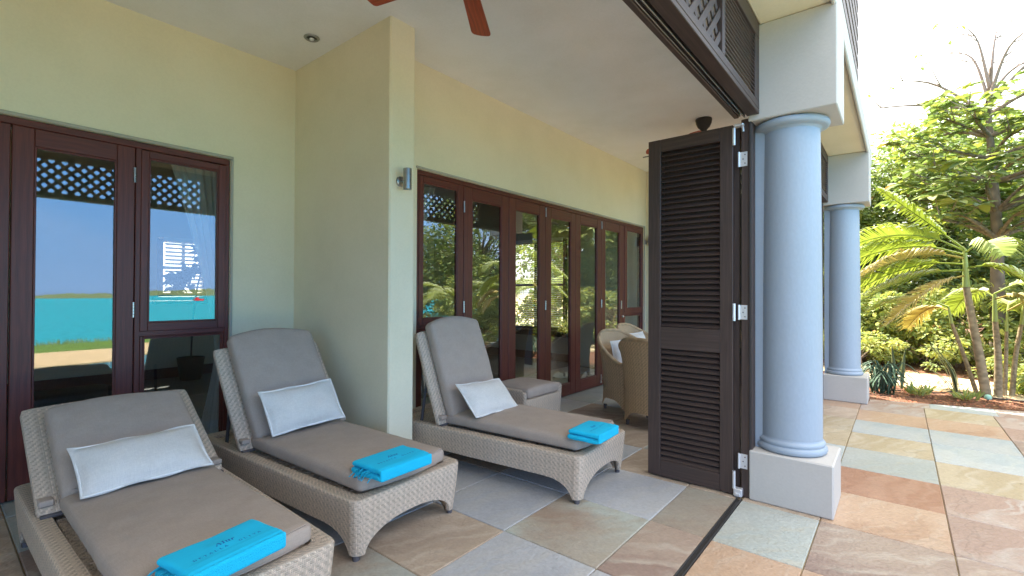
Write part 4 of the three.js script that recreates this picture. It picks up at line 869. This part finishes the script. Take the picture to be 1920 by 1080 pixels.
const tone = (r, a = 0.35, yellow = 0.25, red = 0) => { const k = 1 - a / 2 + a * r(), y = r() < yellow ? 0.6 + r() * 0.5 : r() * 0.2; if (red && r() < red) return [2.0 * k, 0.75 * k, 0.7 * k]; return [k * (1 + y * 0.75), k * (1 + y * 0.32), k * (1 - y * 0.2)]; };
function blob(list, r, cx, cy, cz, rx, ry, rz, n, size, yellow, red) { // leaves through a lumpy ellipsoid, denser near its skin, sprays pointing outwards
  const lumps = Array.from({ length: Math.max(5, Math.round(n / 110)) }, () => { const th = r() * 2 * PI, ph = Math.acos(1 - 1.7 * r()), k = 0.62 + 0.38 * r(); return [cx + rx * k * Math.sin(ph) * Math.cos(th), cy + ry * k * Math.cos(ph), cz + rz * k * Math.sin(ph) * Math.sin(th), 0.16 + 0.2 * r()]; });
  for (let i = 0; i < n; i++) {
    const l = lumps[i % lumps.length], th = r() * 2 * PI, ph = Math.acos(2 * r() - 1), k = Math.cbrt(0.15 + 0.85 * r()) * l[3];
    const dx = Math.sin(ph) * Math.cos(th), dy = Math.cos(ph), dz = Math.sin(ph) * Math.sin(th), x = l[0] + dx * k * rx, y = l[1] + dy * k * ry * 0.8, z = l[2] + dz * k * rz;
    list.push([x, y, z, dx + (r() - 0.5) * 0.9, dy * 0.5 - 0.1 + (r() - 0.5) * 0.7, dz + (r() - 0.5) * 0.9, size * (0.65 + 0.7 * r()), (r() - 0.5) * 1.6, tone(r, 0.5, yellow, red)]);
  }
  return lumps;
}
function limbs(r, base, h, lumps, r0, every = 3) {
  const g = [taper([[base[0], base[1], base[2]], [base[0] + (r() - 0.5) * 0.3, base[1] + h * 0.35, base[2] + (r() - 0.5) * 0.3], [base[0] + (r() - 0.5) * 0.4, base[1] + h * 0.7, base[2] + (r() - 0.5) * 0.4]], r0, r0 * 0.5, 10, 9)];
  lumps.forEach((l, i) => { if (i % every) return; const y = base[1] + h * (0.25 + 0.4 * r()), m = [lerp(base[0], l[0], 0.5), lerp(y, l[1], 0.5) + 0.15, lerp(base[2], l[2], 0.5)]; g.push(taper([[base[0], y, base[2]], m, [l[0], l[1], l[2]]], r0 * 0.35, r0 * 0.08, 7, 5)); });
  return merge(g);
}
function tree(label, x, z, h, rx, rz, n, size, seed, yellow = 0.25) {
  const r = rng(seed), t = thing('garden_tree', label, 'tree', [x, GROUND, z], 0, 'dense trees behind the garden'), list = [];
  const lm = blob(list, r, 0, h * 0.54, 0, rx, h * 0.48, rz, Math.round(n * 1.7), size * 0.74, yellow, 0.004);
  part('trunk', limbs(r, [0, 0, 0], h * 0.8, lm, 0.13, 2), M.bark, t);
  foliage(t, leafBig, M.leaf, list);
  return t;
}
tree('dense broadleaf tree at the far left of the garden, beside the second column', 16.5, -2.6, 6.0, 2.6, 2.2, 9000, 0.85, 11);
tree('dense broadleaf tree in the middle background behind the palm', 17.6, 0.9, 6.1, 2.8, 2.3, 9500, 0.9, 12);
tree('dense broadleaf tree at the right edge behind the almond tree', 18.5, 4.2, 6.2, 3.0, 2.4, 8000, 0.95, 13);
tree('broadleaf tree reflected in the folding door, behind the hedge', 16.5, 8.2, 6.4, 3.0, 2.6, 7000, 0.95, 14);
tree('broadleaf tree reflected in the folding door nearest the lawn', 13.8, 12.6, 5.4, 2.6, 2.4, 6000, 0.9, 15);
tree('broadleaf tree outside the room window', 13.6, -7.4, 5.2, 2.4, 2.2, 5000, 0.9, 16);
tree('broadleaf tree further along behind the room window', 16, -10.8, 6.0, 2.8, 2.6, 5000, 0.95, 17);

// tropical almond: tiers of level limbs with rosettes of large leaves, bare twigs on top
{
  const r = rng(404), t = thing('almond_tree', 'tall almond tree with tiered branches and bare twigs against the white sky', 'tree', [13, GROUND, 1.45]), g = [], twigs = [], list = [];
  const path = [[0, 0, 0.02], [0.02, 1.5, 0.01], [0, 2.8, 0], [0.05, 4.0, -0.05], [0, 5.0, -0.1], [0.05, 5.9, -0.06]], axis = new THREE.CatmullRomCurve3(path.map((p) => new THREE.Vector3(...p)));
  g.push(taper(path, 0.135, 0.03, 24, 10));
  const rosette = (p, size, n = 9) => { const o = r() * 6; for (let k = 0; k < n; k++) { const a = o + k * 2.4, up = -0.2 + 0.55 * r(); list.push([p.x, p.y, p.z, Math.cos(a), up, Math.sin(a), size * (0.7 + 0.5 * r()), (r() - 0.5) * 0.7, tone(r, 0.4, 0.35, 0.005)]); } };
  const limb = (y, az, len, rise, leafy, r0 = 0.045) => {
    const b = axis.getPointAt(clamp((y + 0.0) / 5.95)), e = [b.x + Math.cos(az) * len, b.y + rise + (r() - 0.5) * 0.2, b.z + Math.sin(az) * len], m = [b.x + Math.cos(az + 0.12) * len * 0.5, b.y + rise * 0.75 + 0.05, b.z + Math.sin(az + 0.12) * len * 0.5];
    const pts = [[b.x, b.y, b.z], m, e], c = new THREE.CatmullRomCurve3(pts.map((p) => new THREE.Vector3(...p)));
    (leafy ? g : twigs).push(taper(pts, r0, r0 * 0.2, 10, 6));
    const ns = leafy ? Math.round(len * (2.2 + 3.4 * r())) : 3;
    for (let k = 0; k < ns; k++) {
      const s = c.getPointAt(0.3 + 0.7 * r()), a2 = az + (r() - 0.5) * 2.2, l2 = 0.25 + 0.5 * r(), q = new THREE.Vector3(s.x + Math.cos(a2) * l2, s.y + 0.1 + 0.3 * r(), s.z + Math.sin(a2) * l2);
      twigs.push(taper([[s.x, s.y, s.z], [(s.x + q.x) / 2, (s.y + q.y) / 2 - 0.03, (s.z + q.z) / 2], [q.x, q.y, q.z]], 0.012, 0.005, 5, 4));
      if (leafy) { rosette(q, y < 3.2 ? 1.25 : 0.8, 10); if (r() > 0.3) rosette(s, 0.75, 7); if (r() > 0.4) rosette(new THREE.Vector3((s.x + q.x) / 2, (s.y + q.y) / 2, (s.z + q.z) / 2), 0.7, 6); } else if (r() > 0.35) rosette(q, 0.45, 4);
    }
    if (leafy) rosette(new THREE.Vector3(...e), 0.9, 10);
  };
  for (const [y, n, len, rise] of [[2.6, 8, 1.2, 0.35], [3.1, 8, 1.4, 0.4], [3.7, 7, 1.7, 0.15], [4.15, 7, 1.6, 0.25], [4.6, 6, 1.25, 0.2], [5.0, 5, 0.7, 0.2]]) { const o = r() * 6; for (let k = 0; k < n; k++) limb(y, o + k * 2 * PI / n + (r() - 0.5) * 0.5, len * (0.75 + 0.45 * r()), rise * (0.6 + 0.8 * r()), true); }
  for (const [y, az, len, rise] of [[5.0, -1.9, 1.5, 0.95], [5.1, -1.75, 1.7, 0.35], [5.3, -1.2, 0.5, 1.2], [5.4, 1.4, 0.6, 0.5], [5.5, 0.6, 0.25, 1.3], [5.55, -2.4, 0.45, 1.15], [5.2, 1.9, 1.1, 0.75], [5.35, 2.4, 0.8, 1.0]]) limb(y, az, len * 1.15, rise * 1.05, false, 0.036);
  part('trunk', merge(g), M.bark, t); part('twigs', merge(twigs), M.twig, t);
  foliage(t, leafBig, M.leaf, list);
}
// shrubs
function shrub(name, label, x, z, rx, h, rz, n, geo, material, size, seed, yellow, group) {
  const r = rng(seed), t = thing(name, label, 'shrub', [x, GROUND, z], 0, group), list = [], lm = blob(list, r, 0, h * 0.45, 0, rx, h * 0.55, rz, n, size, yellow, 0.01);
  part('stems', limbs(r, [0, 0, 0], h * 0.7, lm, 0.016, 2), M.twig, t);
  foliage(t, geo, material, list, 'foliage');
  return t;
}
const hedgeLabels = ['yellow-green hedge shrub nearest the far column', 'yellow-green hedge shrub behind the strap-leaf clump', 'yellow-green hedge shrub behind the upright snake plant', 'yellow-green hedge shrub behind the leaning snake plant', 'yellow-green hedge shrub right behind the palm stems', 'yellow-green hedge shrub at the right edge of the photo',
  'hedge shrub just beyond the right edge, first one mirrored in the folding door', 'second hedge shrub mirrored in the folding door', 'third hedge shrub mirrored in the folding door', 'fourth hedge shrub mirrored in the folding door', 'last hedge shrub of the row towards the lawn', 'taller hedge shrub in the back row beside the brown thin-leaved shrub', 'taller hedge shrub in the back row behind the palm fronds', 'taller hedge shrub in the back row right of the almond trunk', 'taller hedge shrub in the back row at the far right'];
{
  const r = rng(55); let k = 0;
  for (const [x, z, rx, h] of [[12.6, -1.6, 0.8, 0.85], [12.3, -0.6, 0.8, 0.75], [12.5, 0.3, 0.85, 0.9], [12.2, 1.1, 0.75, 0.8], [12.0, 2.0, 0.8, 0.85], [11.9, 3.0, 0.85, 0.9], [12.2, 4.2, 0.9, 1.0], [12.5, 5.4, 0.9, 1.0], [12.4, 6.6, 0.9, 0.95], [12.1, 7.8, 0.9, 0.95], [11.9, 9.0, 0.9, 0.9], [13.6, -0.9, 0.9, 1.25], [13.9, 0.2, 0.9, 1.2], [13.7, 2.6, 0.95, 1.3], [13.9, 3.9, 0.9, 1.3]])
    shrub('hedge_shrub', hedgeLabels[k], x, z, rx, h, rx, 1900, leafSmall, M.bushLeaf, 1.0, 600 + k++, 0.5, 'low yellow-green hedge shrubs');
  shrub('bare_shrub', 'brownish thin-leaved shrub beside the far column', 11.4, -1.35, 0.75, 1.35, 0.7, 1100, leafSmall, leafMat(0.16, 0.13, 0.07, 0.2), 0.9, 711, 0.2);
  shrub('green_shrub', 'taller mid-green shrub behind the snake plants', 14.6, -0.6, 1.2, 2.2, 1.1, 3200, leafMid, M.leaf, 0.9, 712, 0.3);
  shrub('green_shrub', 'taller mid-green shrub right of the almond trunk', 14.9, 2.4, 1.3, 2.4, 1.2, 3400, leafMid, M.leaf, 0.9, 713, 0.3);
  shrub('green_shrub', 'mid-green shrub reflected in the first door leaf', 13.6, 6.2, 1.4, 2.1, 1.3, 3400, leafMid, M.bushLeaf, 0.9, 714, 0.3);
  shrub('green_shrub', 'mid-green shrub reflected beside the lawn', 12.4, 10.2, 1.4, 1.7, 1.3, 3000, leafMid, M.bushLeaf, 0.9, 715, 0.3);
  shrub('green_shrub', 'mid-green shrub under the room window', 11.4, -7.6, 1.3, 1.7, 1.5, 3000, leafMid, M.bushLeaf, 0.9, 716, 0.3);
  const q = rng(77);
  [[15.6, -3.4], [16.2, -1.6], [15.8, 0.8], [16.3, 2.9], [15.6, 4.8], [14.9, 6.9], [14.4, 8.8], [13.6, 10.6], [12.6, 12.2], [11.2, 13.3]].forEach(([x, z], i) => shrub('tall_shrub', ['tall leafy shrub behind the far column', 'tall leafy shrub behind the brown thin-leaved shrub', 'tall leafy shrub behind the palm fronds', 'tall leafy shrub right of the palm fronds', 'tall leafy shrub at the right edge, mirrored in the second door leaf', 'tall leafy shrub mirrored in the first door leaf', 'tall leafy shrub mirrored in the middle of the sash', 'tall leafy shrub mirrored left in the sash', 'tall leafy shrub near the lawn corner', 'last tall leafy shrub at the lawn'][i], x, z, 1.5, 2.9 + q() * 0.8, 1.4, 3600, leafMid, i % 2 ? M.leaf : M.bushLeaf, 1.15, 900 + i, 0.35, 'tall shrubs closing the garden'));
  [[13.5, -0.4, 1.7, 'light green shrub in the middle bed left of the palm stems'], [13.3, 0.9, 1.9, 'light green shrub in the middle bed hiding the foot of the almond tree'], [13.0, 2.2, 1.6, 'light green shrub in the middle bed at the right edge'], [14.1, -1.5, 2.3, 'light green shrub rising behind the brown thin-leaved shrub'], [12.9, 3.6, 1.6, 'light green shrub in the middle bed, mirrored in the third bay'], [15.2, 0.3, 3.0, 'high light green shrub below the tree crowns']].forEach(([x, z, h, l], i) => shrub('light_shrub', l, x, z, 1.0, h, 0.95, 3000, leafMid, M.bushLeaf, 0.75, 1200 + i, 0.45, 'light green shrubs of the middle bed'));
  shrub('fern_shrub', 'fresh green shrub at the foot of the palm', 10.3, 1.75, 0.45, 0.5, 0.5, 900, leafNarrow, M.bushLeaf, 1.0, 717, 0.3);
}
// palms: every frond is a rachis with two rows of leaflets
function frond(len, lift, az, droop, twist, r, wind = [0, 0], leafLen = 0.42, pairs = 46) {
  const p = [], up = [], N = pairs, pos = [], idx = [];
  const at = (t) => { const out = len * (t - 0.12 * t * t), y = len * (lift * t - droop * t * t); return new THREE.Vector3(Math.cos(az) * out + wind[0] * t * t * len, y, Math.sin(az) * out + wind[1] * t * t * len); };
  const quad = (a, b, c, d) => { const k = pos.length / 3; pos.push(...a, ...b, ...c, ...d); idx.push(k, k + 1, k + 2, k, k + 2, k + 3); };
  const side = new THREE.Vector3(), tan = new THREE.Vector3(), nor = new THREE.Vector3();
  for (let k = 0; k < N; k++) {
    const t = 0.2 + 0.8 * (k + 0.5) / N, o = at(t); tan.copy(at(Math.min(1, t + 0.01))).sub(at(t - 0.01)).normalize();
    side.crossVectors(tan, new THREE.Vector3(0, 1, 0)).normalize().applyAxisAngle(tan, twist); nor.crossVectors(side, tan);
    const l = leafLen * Math.sin(PI * (0.12 + 0.8 * (k + 0.5) / N)) * (0.85 + 0.3 * r()), w = 0.013 + 0.008 * r();
    for (const s of [-1, 1]) {
      const dir = side.clone().multiplyScalar(s).addScaledVector(tan, 0.75 + 0.2 * r()).addScaledVector(nor, 0.28 + 0.2 * r()).normalize(), mid = o.clone().addScaledVector(dir, l * 0.55), tip = o.clone().addScaledVector(dir, l).add(new THREE.Vector3(wind[0] * 0.12, -l * (0.25 + 0.3 * r()), wind[1] * 0.12)), wv = tan.clone().multiplyScalar(w);
      const a = o.clone().sub(wv), b = o.clone().add(wv), c = mid.clone().add(wv), d = mid.clone().sub(wv);
      quad([a.x, a.y, a.z], [b.x, b.y, b.z], [c.x, c.y, c.z], [d.x, d.y, d.z]);
      const i = pos.length / 3; pos.push(tip.x, tip.y, tip.z); idx.push(i - 1, i - 2, i);
    }
  }
  const g = new THREE.BufferGeometry(); g.setAttribute('position', new THREE.Float32BufferAttribute(pos, 3)); g.setIndex(idx); g.computeVertexNormals();
  const rach = taper([0, 0.25, 0.5, 0.75, 1].map((t) => at(t).toArray()), 0.014, 0.004, 12, 5);
  const strip = (q) => { const n = q.toNonIndexed(); n.deleteAttribute('uv'); return n; };
  return mergeGeometries([strip(g), strip(rach)]);
}
M.palmStem = mat({ color: lin(0.33, 0.31, 0.17), roughness: 0.7 });
M.palmTrunk = mat({ color: lin(0.62, 0.56, 0.40), map: T.bark, roughness: 0.9 });
M.palmSheath = mat({ color: lin(0.3, 0.36, 0.1), roughness: 0.45 });
function ringedTrunk(pts, r0, r1, rings) {
  const c = new THREE.CatmullRomCurve3(pts.map((p) => new THREE.Vector3(...p))), seg = rings * 4, rad8 = 10, g = new THREE.TubeGeometry(c, seg, 1, rad8), p = g.attributes.position, q = new THREE.Vector3(), v = new THREE.Vector3();
  for (let i = 0; i < p.count; i++) { const k = Math.floor(i / (rad8 + 1)), t = k / seg, bump = k % 4 === 0 ? 1.09 : 1; c.getPointAt(clamp(t), q); v.fromBufferAttribute(p, i).sub(q).multiplyScalar(lerp(r0, r1, t) * bump).add(q); p.setXYZ(i, v.x, v.y, v.z); }
  g.computeVertexNormals(); return g;
}
{
  const palm = thing('palm', 'clump palm with ringed stems and windblown fronds at the terrace edge', 'palm', [9.7, GROUND, 0.97]), r = rng(91);
  const stems = [
    [[[0, 0, 0], [-0.05, 0.55, -0.07], [-0.12, 1.15, -0.16], [-0.15, 1.6, -0.22]], 0.062, 0.04, 14, [-0.16, 2.15, -0.235]],
    [[[0.1, 0, 0.13], [0.09, 0.6, 0.13], [0.06, 1.1, 0.1]], 0.05, 0.032, 10, [0.05, 1.5, 0.09]],
    [[[0.35, 0, 0.3], [0.42, 0.6, 0.35], [0.5, 1.05, 0.42]], 0.034, 0.024, 10, [0.53, 1.35, 0.45]],
    [[[0.2, 0, -0.08], [0.15, 0.55, -0.22], [0.1, 1.05, -0.36]], 0.03, 0.022, 8, [0.08, 1.3, -0.4]],
    [[[0.3, 0, 0.22], [0.34, 0.5, 0.24], [0.36, 0.95, 0.25]], 0.026, 0.02, 8, [0.37, 1.25, 0.26]],
  ];
  for (const [pts, r0, r1, n, top] of stems) { part('stem', ringedTrunk(pts, r0, r1, n), M.palmTrunk, palm); const e = pts[pts.length - 1]; part('crown_shaft', taper([e, [(e[0] + top[0]) / 2, (e[1] + top[1]) / 2, (e[2] + top[2]) / 2], top], r1 * 1.05, r1 * 0.55, 6, 8), M.palmSheath, palm); }
  const add = (i, y, az, len, lift, droop, twist, dry, wind = [0, -0.05], ll = 0.42) => { const top = stems[i][4], e = stems[i][0][stems[i][0].length - 1]; part('frond', frond(len, lift, az, droop, twist, r, wind, ll), dry ? M.palmLeafDry : M.palmLeaf, palm, [lerp(e[0], top[0], y), lerp(e[1], top[1], y), lerp(e[2], top[2], y)]); };
  const W = [-0.05, -0.28];
  add(0, 1, -1.75, 1.0, 1.0, 0.02, 0.2, false, [0, -0.12], 0.3);           // upright spear leaf
  add(0, 0.95, -1.9, 1.35, 0.75, 0.72, 0.5, false, W, 0.5);
  add(0, 0.85, -1.5, 1.45, 0.55, 0.72, 0.4, false, W, 0.52);
  add(0, 0.75, -2.2, 1.35, 0.35, 0.62, 0.3, true, W, 0.5);
  add(0, 0.6, -1.3, 1.35, 0.25, 0.66, 0.35, false, W, 0.5);
  add(0, 0.45, -1.8, 1.25, 0.05, 0.55, 0.2, false, W, 0.5);
  add(0, 0.3, -2.5, 1.1, -0.05, 0.6, 0.2, true, W, 0.45);
  add(0, 0.5, 2.0, 0.9, 0.3, 0.85, -0.2, false, [0, 0.02], 0.42);
  add(0, 0.9, 2.6, 0.9, 0.6, 0.7, 0, false, [0, -0.1], 0.4);
  add(1, 1, 1.2, 0.9, 0.75, 0.8, 0, false, [0, -0.05], 0.4);
  add(1, 0.9, -0.4, 0.9, 0.6, 0.9, 0, false, [0, -0.1], 0.4);
  add(1, 0.8, 2.4, 0.85, 0.5, 0.9, 0, true, [0, 0], 0.4);
  add(2, 1, 0.9, 1.2, 0.7, 0.5, 0, false, [0, 0.1], 0.42);
  add(2, 0.9, 1.9, 1.0, 0.9, 0.55, 0, false, [0, 0], 0.42);
  add(2, 0.8, 2.6, 0.8, 0.5, 0.95, 0, true, [0, 0], 0.38);
  add(3, 1, -1.6, 0.9, 0.6, 0.7, 0, false, [0, -0.2], 0.36);
  add(3, 0.8, -0.6, 0.8, 0.4, 0.8, 0, true, [0, -0.1], 0.36);
  add(4, 1, 0.2, 0.8, 0.7, 0.7, 0, false, [0, 0], 0.36);
  add(4, 1, 1.6, 0.8, 0.9, 0.6, 0, true, [0, 0], 0.36);
}
{
  const palm = thing('palm', 'young palm outside the room window, seen through the blinds', 'palm', [10.6, GROUND, -7.3]), r = rng(92);
  part('stem', ringedTrunk([[0, 0, 0], [0.05, 0.8, 0.02], [0.02, 1.5, 0]], 0.06, 0.04, 12), M.palmTrunk, palm);
  for (let k = 0; k < 11; k++) part('frond', frond(1.5, 0.9 - 0.06 * k, k * 2.4, 0.75, 0, r, [0, 0], 0.5), M.palmLeaf, palm, [0.02, 1.5, 0]);
  const p2 = thing('palm', 'palm with arching fronds reflected in the second door leaf', 'palm', [10.9, GROUND, 4.1]);
  part('stem', ringedTrunk([[0, 0, 0], [0.05, 0.6, 0.02], [0.02, 1.2, 0]], 0.06, 0.045, 12), M.palmTrunk, p2);
  for (let k = 0; k < 11; k++) part('frond', frond(1.6, 1.0 - 0.06 * k, k * 2.4, 0.7, 0, r, [0, 0], 0.5), M.palmLeaf, p2, [0.02, 1.2, 0]);
}
// snake plants, strap-leaf clump, weeds
function blade(pts, w, seg = 10) { // channelled strap leaf
  const c = new THREE.CatmullRomCurve3(pts.map((p) => new THREE.Vector3(...p))), V = [], idx = [], q = new THREE.Vector3(), tn = new THREE.Vector3(), sd = new THREE.Vector3(), nm = new THREE.Vector3(), P0 = c.getTangentAt(0.5), ref = Math.abs(P0.y) > 0.95 ? new THREE.Vector3(1, 0, 0.4) : new THREE.Vector3(0, 1, 0);
  for (let k = 0; k <= seg; k++) { const t = k / seg; c.getPointAt(t, q); c.getTangentAt(t, tn); sd.crossVectors(tn, ref).normalize(); nm.crossVectors(sd, tn); const ww = w * Math.pow(Math.sin(PI * (0.12 + 0.88 * t) ), 0.6) * (t > 0.999 ? 0 : 1), th = 0.18 * ww + 0.002; for (const [a, b] of [[-1, 0.25], [0, -0.1], [1, 0.25], [0, -0.4]]) V.push(q.x + sd.x * a * ww + nm.x * b * th * 2, q.y + sd.y * a * ww + nm.y * b * th * 2, q.z + sd.z * a * ww + nm.z * b * th * 2); }
  for (let k = 0; k < seg; k++) for (let i = 0; i < 4; i++) { const a = k * 4 + i, b = k * 4 + (i + 1) % 4; idx.push(a, b, a + 4, b, b + 4, a + 4); }
  const g = new THREE.BufferGeometry(); g.setAttribute('position', new THREE.Float32BufferAttribute(V, 3)); g.setIndex(idx); g.computeVertexNormals(); return g;
}
M.snake = mat({ color: lin(0.10, 0.13, 0.05), roughness: 0.45 }); M.snakeEdge = mat({ color: lin(0.36, 0.36, 0.13), roughness: 0.5 });
M.strap = leafMat(0.09, 0.16, 0.09, 0.2);
function snakePlant(label, x, z, leaves) {
  const t = thing('snake_plant', label, 'plant', [x, GROUND, z], 0, 'snake plants in the bed');
  for (const [dx, dz, len, lx, lz, w] of leaves) { const pts = [[dx, 0, dz], [dx + lx * 0.3, len * 0.5, dz + lz * 0.3], [dx + lx, len, dz + lz]], lf = part('leaf', blade(pts, w), M.snake, t); const off = 0.86; part('leaf_margin', merge([-1, 1].map((s) => { const g = taper(pts.map((p, i) => [p[0] + s * w * [0.5, 1.0, 0.15][i] * 0.3, p[1], p[2] + s * w * [0.5, 0.98, 0.12][i]]), 0.0055, 0.003, 10, 5); g.deleteAttribute('uv'); return g.toNonIndexed(); }).map((g) => { g.setAttribute('uv', new THREE.Float32BufferAttribute(new Float32Array(g.attributes.position.count * 2), 2)); return g; })), M.snakeEdge, lf); }
}
snakePlant('snake plant with long leaves leaning left in front of the sandy path', 9.75, 0.66, [[0, 0, 0.72, 0, -0.30, 0.036], [0.02, 0.02, 0.66, 0.05, -0.24, 0.034], [-0.02, -0.03, 0.34, 0, -0.26, 0.026], [0.03, 0.0, 0.5, 0.02, -0.12, 0.028]]);
snakePlant('upright snake plant with three leaves beside the strap-leaf clump', 9.75, 0.02, [[0, 0, 0.6, 0.02, 0.04, 0.026], [0.04, -0.09, 0.66, 0, -0.03, 0.024], [0, -0.16, 0.45, 0, -0.2, 0.03]]);
{
  const t = thing('strap_leaf_clump', 'dark green strap-leaved clump at the foot of the far column', 'plant', [9.1, GROUND, -0.2]), r = rng(21), gs = [];
  for (let k = 0; k < 60; k++) { const a = r() * 2 * PI, l = 0.25 + 0.3 * r(), h = 0.2 + 0.32 * r(), d = [0.16 * (r() - 0.5), 0, 0.26 * (r() - 0.5)]; part('leaf', blade([d, [d[0] + Math.cos(a) * l * 0.35, h, d[2] + Math.sin(a) * l * 0.35], [d[0] + Math.cos(a) * l, h * 0.55, d[2] + Math.sin(a) * l]], 0.014, 7), M.strap, t); }
}
function weed(label, x, z, h, n, seed) {
  const t = thing('weed_tuft', label, 'plant', [x, GROUND, z], 0, 'weed tufts in the bed'), r = rng(seed), list = [];
  for (let k = 0; k < n; k++) { const a = r() * 6.28, q = r(); list.push([Math.cos(a) * 0.12 * r(), 0.01 + q * h * 0.5, Math.sin(a) * 0.12 * r(), Math.cos(a), 0.8 + r(), Math.sin(a), 0.6 + 0.7 * r(), r() * 6, tone(r, 0.4, 0.4)]); }
  foliage(t, leafNarrow, M.bushLeaf, list, 'leaves');
}
weed('small grassy weed tuft near the terrace edge left of the hose', 9.15, 0.22, 0.14, 90, 5);
weed('low weed tuft beside the pale green sprinkler head', 9.2, 0.72, 0.07, 60, 6);
weed('weed tuft at the right edge of the bed', 10.1, 1.75, 0.2, 120, 7);
weed('weed tuft between the palm and the path', 10.3, 1.35, 0.18, 110, 8);
one('irrigation_hose', tube([[9.25, -0.065, -0.2], [9.45, -0.06, 0.15], [9.5, -0.06, 0.45], [9.72, -0.05, 0.62], [9.6, -0.055, 0.85], [9.45, -0.05, 1.1], [9.5, -0.05, 1.5], [9.6, -0.06, 2.2]], 0.009, 60, 7), mat({ color: lin(0.03, 0.027, 0.025), roughness: 0.6 }), 'thin black irrigation hose lying on the soil', 'hose');
{
  const s = thing('sprinkler', 'pale green sprinkler head standing in the soil', 'sprinkler', [9.36, GROUND, 0.95]);
  part('cap', new THREE.LatheGeometry([[0.001, 0.10], [0.025, 0.095], [0.04, 0.075], [0.042, 0.045], [0.03, 0.03], [0.012, 0.025]].map((p) => new THREE.Vector2(...p)), 20), mat({ color: lin(0.35, 0.6, 0.45), roughness: 0.5 }), s);
  part('riser', new THREE.CylinderGeometry(0.012, 0.012, 0.06, 10), M.darkMetal, s, [0, 0.01, 0]);
}
{ // fallen leaves and chips on the soil
  const r = rng(63), list = []; for (let k = 0; k < 900; k++) { const z = -0.4 + r() * 3, x = edgeX(z) + 0.15 + r() * 2.6; list.push([x, GROUND + 0.025 + r() * 0.01, z, r() - 0.5, 0.15 * (r() - 0.5), r() - 0.5, 0.4 + r() * 0.5, (r() - 0.5) * 0.8, [1.2 + r(), 0.7 + 0.4 * r(), 0.5 + 0.3 * r()]]); }
  const h = new THREE.Group(); h.name = 'leaf_litter'; h.userData = { kind: 'stuff', label: 'dry fallen leaves scattered over the soil bed', category: 'leaf litter' };
  const im = foliage(h, leafSmall, leafMat(0.2, 0.15, 0.09, 0.1), list, 'leaf_litter'); h.remove(im); im.userData = h.userData; scene.add(im);
}

scene.traverse((o) => { if (o.isMesh) { o.castShadow = true; o.receiveShadow = true; } });
renderer.render(scene, camera);
